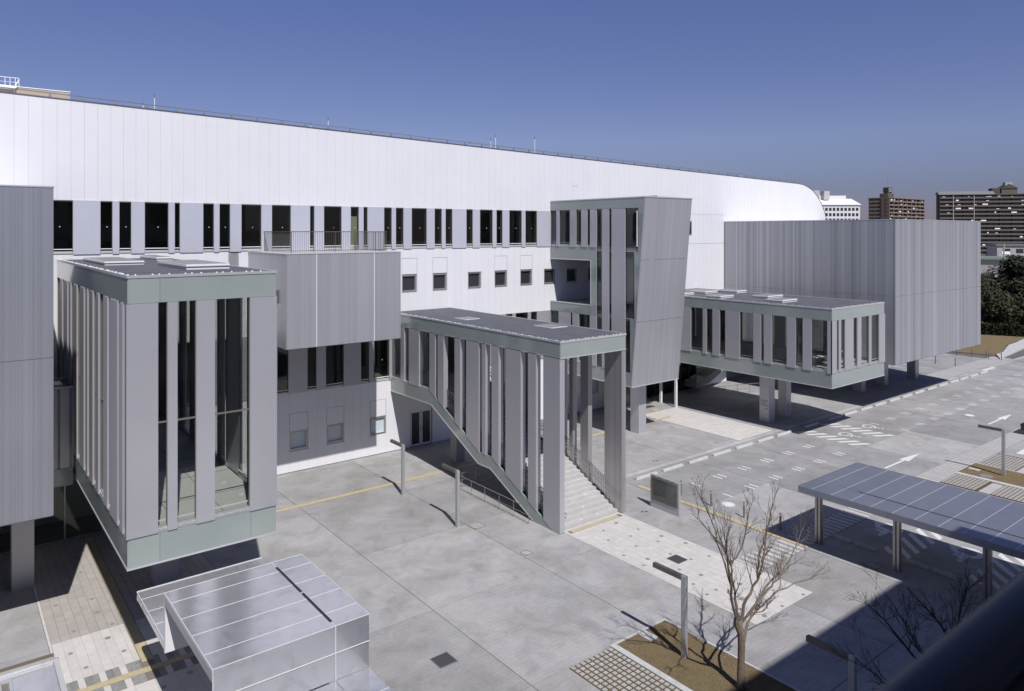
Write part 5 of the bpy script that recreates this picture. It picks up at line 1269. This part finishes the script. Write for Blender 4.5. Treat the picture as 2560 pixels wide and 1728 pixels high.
for i, (x, y, s, h, lab) in enumerate(TREES): evergreen(i, x, y, s, h, lab)
t = thing('young_tree', (123.0, 38.6, 0), 'small round-crowned tree standing alone behind the clipped hedge', 'tree')
mk('trunk', MB().tube([(123.0, 38.6, 0), (123.1, 38.6, 1.6), (123.0, 38.6, 2.6)], [0.14, 0.10, 0.04], 8), 'bark_dark', t)
o = bpy.data.objects.new('crown', crown_mesh('crown', 8, 2600, 1.9, 1.25, 'leaf_dark', 0.17)); link(o); o.parent = t; o.location = (0, 0, 2.6)
rr = random.Random(4); b = MB()
for i in range(9000):
    s_ = rr.random(); x = 114.2 + 4.0 * s_ + rr.uniform(-.6, .6); y = 42.5 - 9.5 * s_ + rr.uniform(-.6, .6); z = rr.uniform(0.15, 1.55 + 0.2 * math.sin(s_ * 40))
    a = rr.uniform(0, 6.28); q = 0.13 * rr.uniform(.6, 1.4); u = Vector((math.cos(a), math.sin(a), rr.uniform(-.6, .6))) * q; w = Vector((-math.sin(a) * .4, math.cos(a) * .4, rr.uniform(-.8, .8))) * q
    p = Vector((x, y, z)); b.quad([p - u, p + w, p + u, p - w])
hd = thing('hedge', (116.2, 37.7, 0), 'dark clipped hedge along the back of the brown lawn', 'hedge'); mk('foliage', b, 'leaf_dark', hd)

# ================================================================== distant buildings
def local_thing(name, p, q, label, cat, group=None):
    """a building whose local x runs from p to q along its front, local y goes back"""
    a = math.atan2(q[1] - p[1], q[0] - p[0]); return thing(name, (p[0], p[1], 0), label, cat, group, rz=a)
def LB(name, mat, root, x0, x1, y0, y1, z0, z1, **kw): return mk(name, MB().box(x0, x1, y0, y1, z0, z1), mat, root, **kw)
# white office block with a shallow gable
O_ = local_thing('office_building', (289, 192.1), (327.5, 162.4), 'white office block with rows of square windows and a shining metal roof', 'building')
LB('wall', 'office_white', O_, 0, 48.6, 0, 19, 0, 26.5)
mk('roof', MB().prism([(-0.6, 26.5), (9.5, 29.6), (19.6, 26.5)], 'x', -0.5, 49.1), 'office_roof', O_)
LB('roof_box', 'office_white', O_, 22, 33, 6, 12, 27, 32.0); LB('roof_unit', 'house_wall', O_, 26, 32, 4, 8, 29.5, 33.2)
LB('roof_unit', 'house_wall', O_, 35, 37.5, 6, 10, 29, 33.0); LB('roof_unit', 'office_white', O_, 16, 46, 8, 11, 28, 31.0)
for r_ in range(5):
    for i in range(27): pc('window', 'far_window', O_, 1.5 + i * 1.74, 2.65 + i * 1.74, -0.06, 0.1, 23.75 - r_ * 2.43, 25.15 - r_ * 2.43)
for r_ in range(4):
    for j in range(8): pc('window', 'far_window', O_, 48.5, 48.66, 1.5 + j * 2.1, 2.7 + j * 2.1, 23.75 - r_ * 2.43, 25.15 - r_ * 2.43)
LB('stair_slot', 'far_window', O_, 48.55, 48.68, 5, 9, 12, 20)
# brown balcony block with a stair tower and a rooftop sign
M_ = local_thing('apartment_block', (450.5, 205.7), (499.2, 205.6), 'mid brown apartment block with white laundry on its balconies and a rooftop sign tower', 'building')
H_ = 34.6
LB('wall', 'apartment_brown', M_, 0, 48.6, 1.6, 12.4, 0, H_); LB('roof', 'balcony_brown', M_, -0.5, 49, 0, 12.8, H_, H_ + 0.4)
LB('stair_wall', 'apartment_brown', M_, -0.9, 0.2, -0.4, 4.4, 0, H_ + 0.6)
LB('roof_tower', 'apartment_brown', M_, -0.3, 4.6, 0.6, 3.2, H_ + 0.4, 38.2); LB('roof_tower', 'apartment_brown', M_, 6, 15.2, 4, 8.5, H_ + 0.4, 37.7)
s_ = LB('rooftop_sign', 'far_window', M_, -0.5, 4.8, 0.4, 3.4, 38.2, 41.0)
g_ = MB(); rr = random.Random(2)
for z in (40.3, 39.5, 38.7):
    for i in range(4): g_.box(0.4 + i * 1.0, 1.0 + i * 1.0, 0.3, 0.36, z, z + 0.12).box(0.6 + i * 1.0, 0.72 + i * 1.0, 0.3, 0.36, z - 0.22, z + 0.26).box(0.4 + i * 1.0, 1.0 + i * 1.0, 0.3, 0.36, z - 0.2, z - 0.1)
mk('sign_mark', g_, 'laundry', s_); LB('antenna', 'steel', M_, 2, 2.12, 2, 2.12, 41, 48)
rr = random.Random(12)
for f_ in range(12):
    z = H_ - 2.3 * (f_ + 1)
    LB('balcony', 'balcony_brown', M_, 0.4, 48.4, 0.0, 0.25, z, z + 0.95); LB('balcony_slab', 'apartment_brown', M_, 0.4, 48.4, 0.25, 1.6, z, z + 0.2)
    if f_ < 8:
        for i in range(8): pc('window', 'far_window', M_, 1.2 + i * 6.0, 5.4 + i * 6.0, 1.52, 1.62, z + 0.3, z + 1.9)
        for i in range(9): pc('partition', 'balcony_brown', M_, 0.3 + i * 6.0, 0.75 + i * 6.0, 0.05, 1.6, z + 0.2, z + 2.28)
        for i in range(8):
            if rr.random() < 0.5: x = 0.9 + i * 6.0 + rr.uniform(0, 3.0); pc('laundry', 'laundry', M_, x, x + rr.choice((0.8, 1.4, 2.2)), 0.3, 0.42, z + 0.7, z + rr.choice((1.3, 1.7)))
        for j in range(2): pc('side_window', 'far_window', M_, -0.06, 0.05, 5.4 + j * 3.4, 7.6 + j * 3.4, z + 0.5, z + 1.8)
        pc('side_balcony', 'balcony_brown', M_, -0.5, -0.3, 5.0, 12.2, z, z + 0.9); pc('stair_window', 'far_window', M_, -0.96, -0.9, 1.2, 2.2, z + 0.5, z + 1.6)

# long dark block whose balconies run towards the viewer
N_ = local_thing('long_apartment_block', (431.2, 169.9), (458.2, 138.5), 'long dark apartment block with continuous balconies at the right edge of the picture', 'building')
LB('wall', 'apartment_dark', N_, 0, 90, 1.8, 5, 0, 34.5)
mk('roof', MB().prism([(-0.4, 34.5), (0.2, 34.8), (2.6, 36.4), (5.2, 35.5), (5.2, 34.5)], 'x', -0.3, 27.5), 'house_roof', N_); LB('roof', 'balcony_dark', N_, 27.5, 90, -0.3, 5.2, 34.3, 34.9)
LB('roof_tower', 'apartment_dark', N_, 27.3, 31, 3, 8, 35, 38.0); LB('roof_tower', 'balcony_dark', N_, 31.8, 39.5, 3, 10, 35, 37.8)
mk('tower_roof', MB().prism([(31.4, 37.8), (35.6, 40.2), (39.9, 37.8)], 'y', 2.6, 10.4), 'apartment_dark', N_); LB('roof_unit', 'house_wall', N_, 34, 37.5, 4, 7, 39.2, 41.2); LB('mast', 'steel', N_, 28.5, 28.6, 6, 6.1, 38, 48)
rr = random.Random(31)
for f_ in range(14):
    z = 34.5 - 2.2 * (f_ + 1)
    LB('balcony', 'balcony_dark', N_, 0.2, 89, 0.0, 0.25, z, z + 0.95); LB('balcony_slab', 'apartment_dark', N_, 0.2, 89, 0.25, 1.8, z, z + 0.2)
    LB('window_row', 'far_window', N_, 0.8, 88, 1.7, 1.82, z + 0.3, z + 1.9)
    for i in range(8): pc('partition', 'apartment_dark', N_, 0.2 + i * 6.0, 0.4 + i * 6.0, 0.5, 1.8, z + 0.2, z + 2.15)
    for i in range(7):
        if rr.random() < 0.38: x = 1 + i * 6.4 + rr.uniform(0, 4); w_ = rr.choice((0.7, 1.4, 2.6)); pc('laundry', 'laundry', N_, x, x + w_, 0.26, 0.4, z + 0.7, z + rr.choice((1.2, 1.6)))
for x in (6.7, 17.0): LB('drain_pipe', 'beige_parapet', N_, x, x + 0.3, -0.12, 0.0, 3, 34)
# low houses and a green-roofed shed above the trees
HOUSES = [(262, 82, 9, 10, 'house_wall', 'house_roof', 'grey flat-roofed house with white washing, lowest left of the small houses'), (270, 70, 9, 12.3, 'house_wall', 'house_roof', 'pale three-storey house with a dark recessed balcony'), (274, 62, 5, 11.5, 'house_red', 'house_roof', 'narrow reddish brick house between the pale houses'),
          (270, 54, 9, 12.0, 'house_wall', 'house_roof', 'pale house with a wide window at the right edge'), (250, 90, 8, 7, 'house_wall', 'house_roof', 'low grey house close to the ribbed block edge')]
for (x, y, w_, h, wm, rm, lab) in HOUSES:
    t = thing('house', (x, y, 0), lab, 'house', 'small houses before the long apartment block', rz=R(-52))
    LB('wall', wm, t, -w_ / 2, w_ / 2, 0, 8, 0, h); LB('roof', rm, t, -w_ / 2 - 0.4, w_ / 2 + 0.4, -0.4, 8.4, h, h + 0.5)
    for f_ in range(int(h // 3)):
        for i in (-0.32, 0.08): pc('window', 'far_window', t, w_ * i, w_ * i + 2.0, -0.06, 0.1, h - 2.4 - f_ * 3, h - 0.9 - f_ * 3)
    LB('balcony', 'house_wall', t, -w_ / 2, w_ / 2, -1.2, -1.0, h - 3.2, h - 2.3)
    pc('laundry', 'laundry', t, -w_ * 0.4, -w_ * 0.4 + 2.2, -1.3, -1.22, h - 2.6, h - 1.7)
t = thing('shed', (215, 73, 0), 'long grey shed with a green roof above the evergreens', 'building', rz=R(-60))
LB('wall', 'house_wall', t, -14, 10, 0, 8, 0, 7.2); LB('roof', 'house_green', t, -14.5, 10.5, -0.8, 9, 7.2, 7.8); LB('opening', 'core_dark', t, -11, -4, -0.1, 0.1, 0, 5.6)
for i, (x, y, h) in enumerate(((206, 66.5, 11.5), (228, 60.5, 13.5))):
    t = thing('utility_pole', (x, y, 0), ('utility pole in front of the green-roofed shed', 'taller utility pole among the small houses')[i], 'pole', 'utility poles')
    mk('pole', MB().tube([(x, y, 0), (x, y, h)], 0.16, 6), 'house_wall', t); bx('crossarm', 'steel', t, x - 0.9, x + 0.9, y - 0.06, y + 0.06, h - 1.0, h - 0.85)
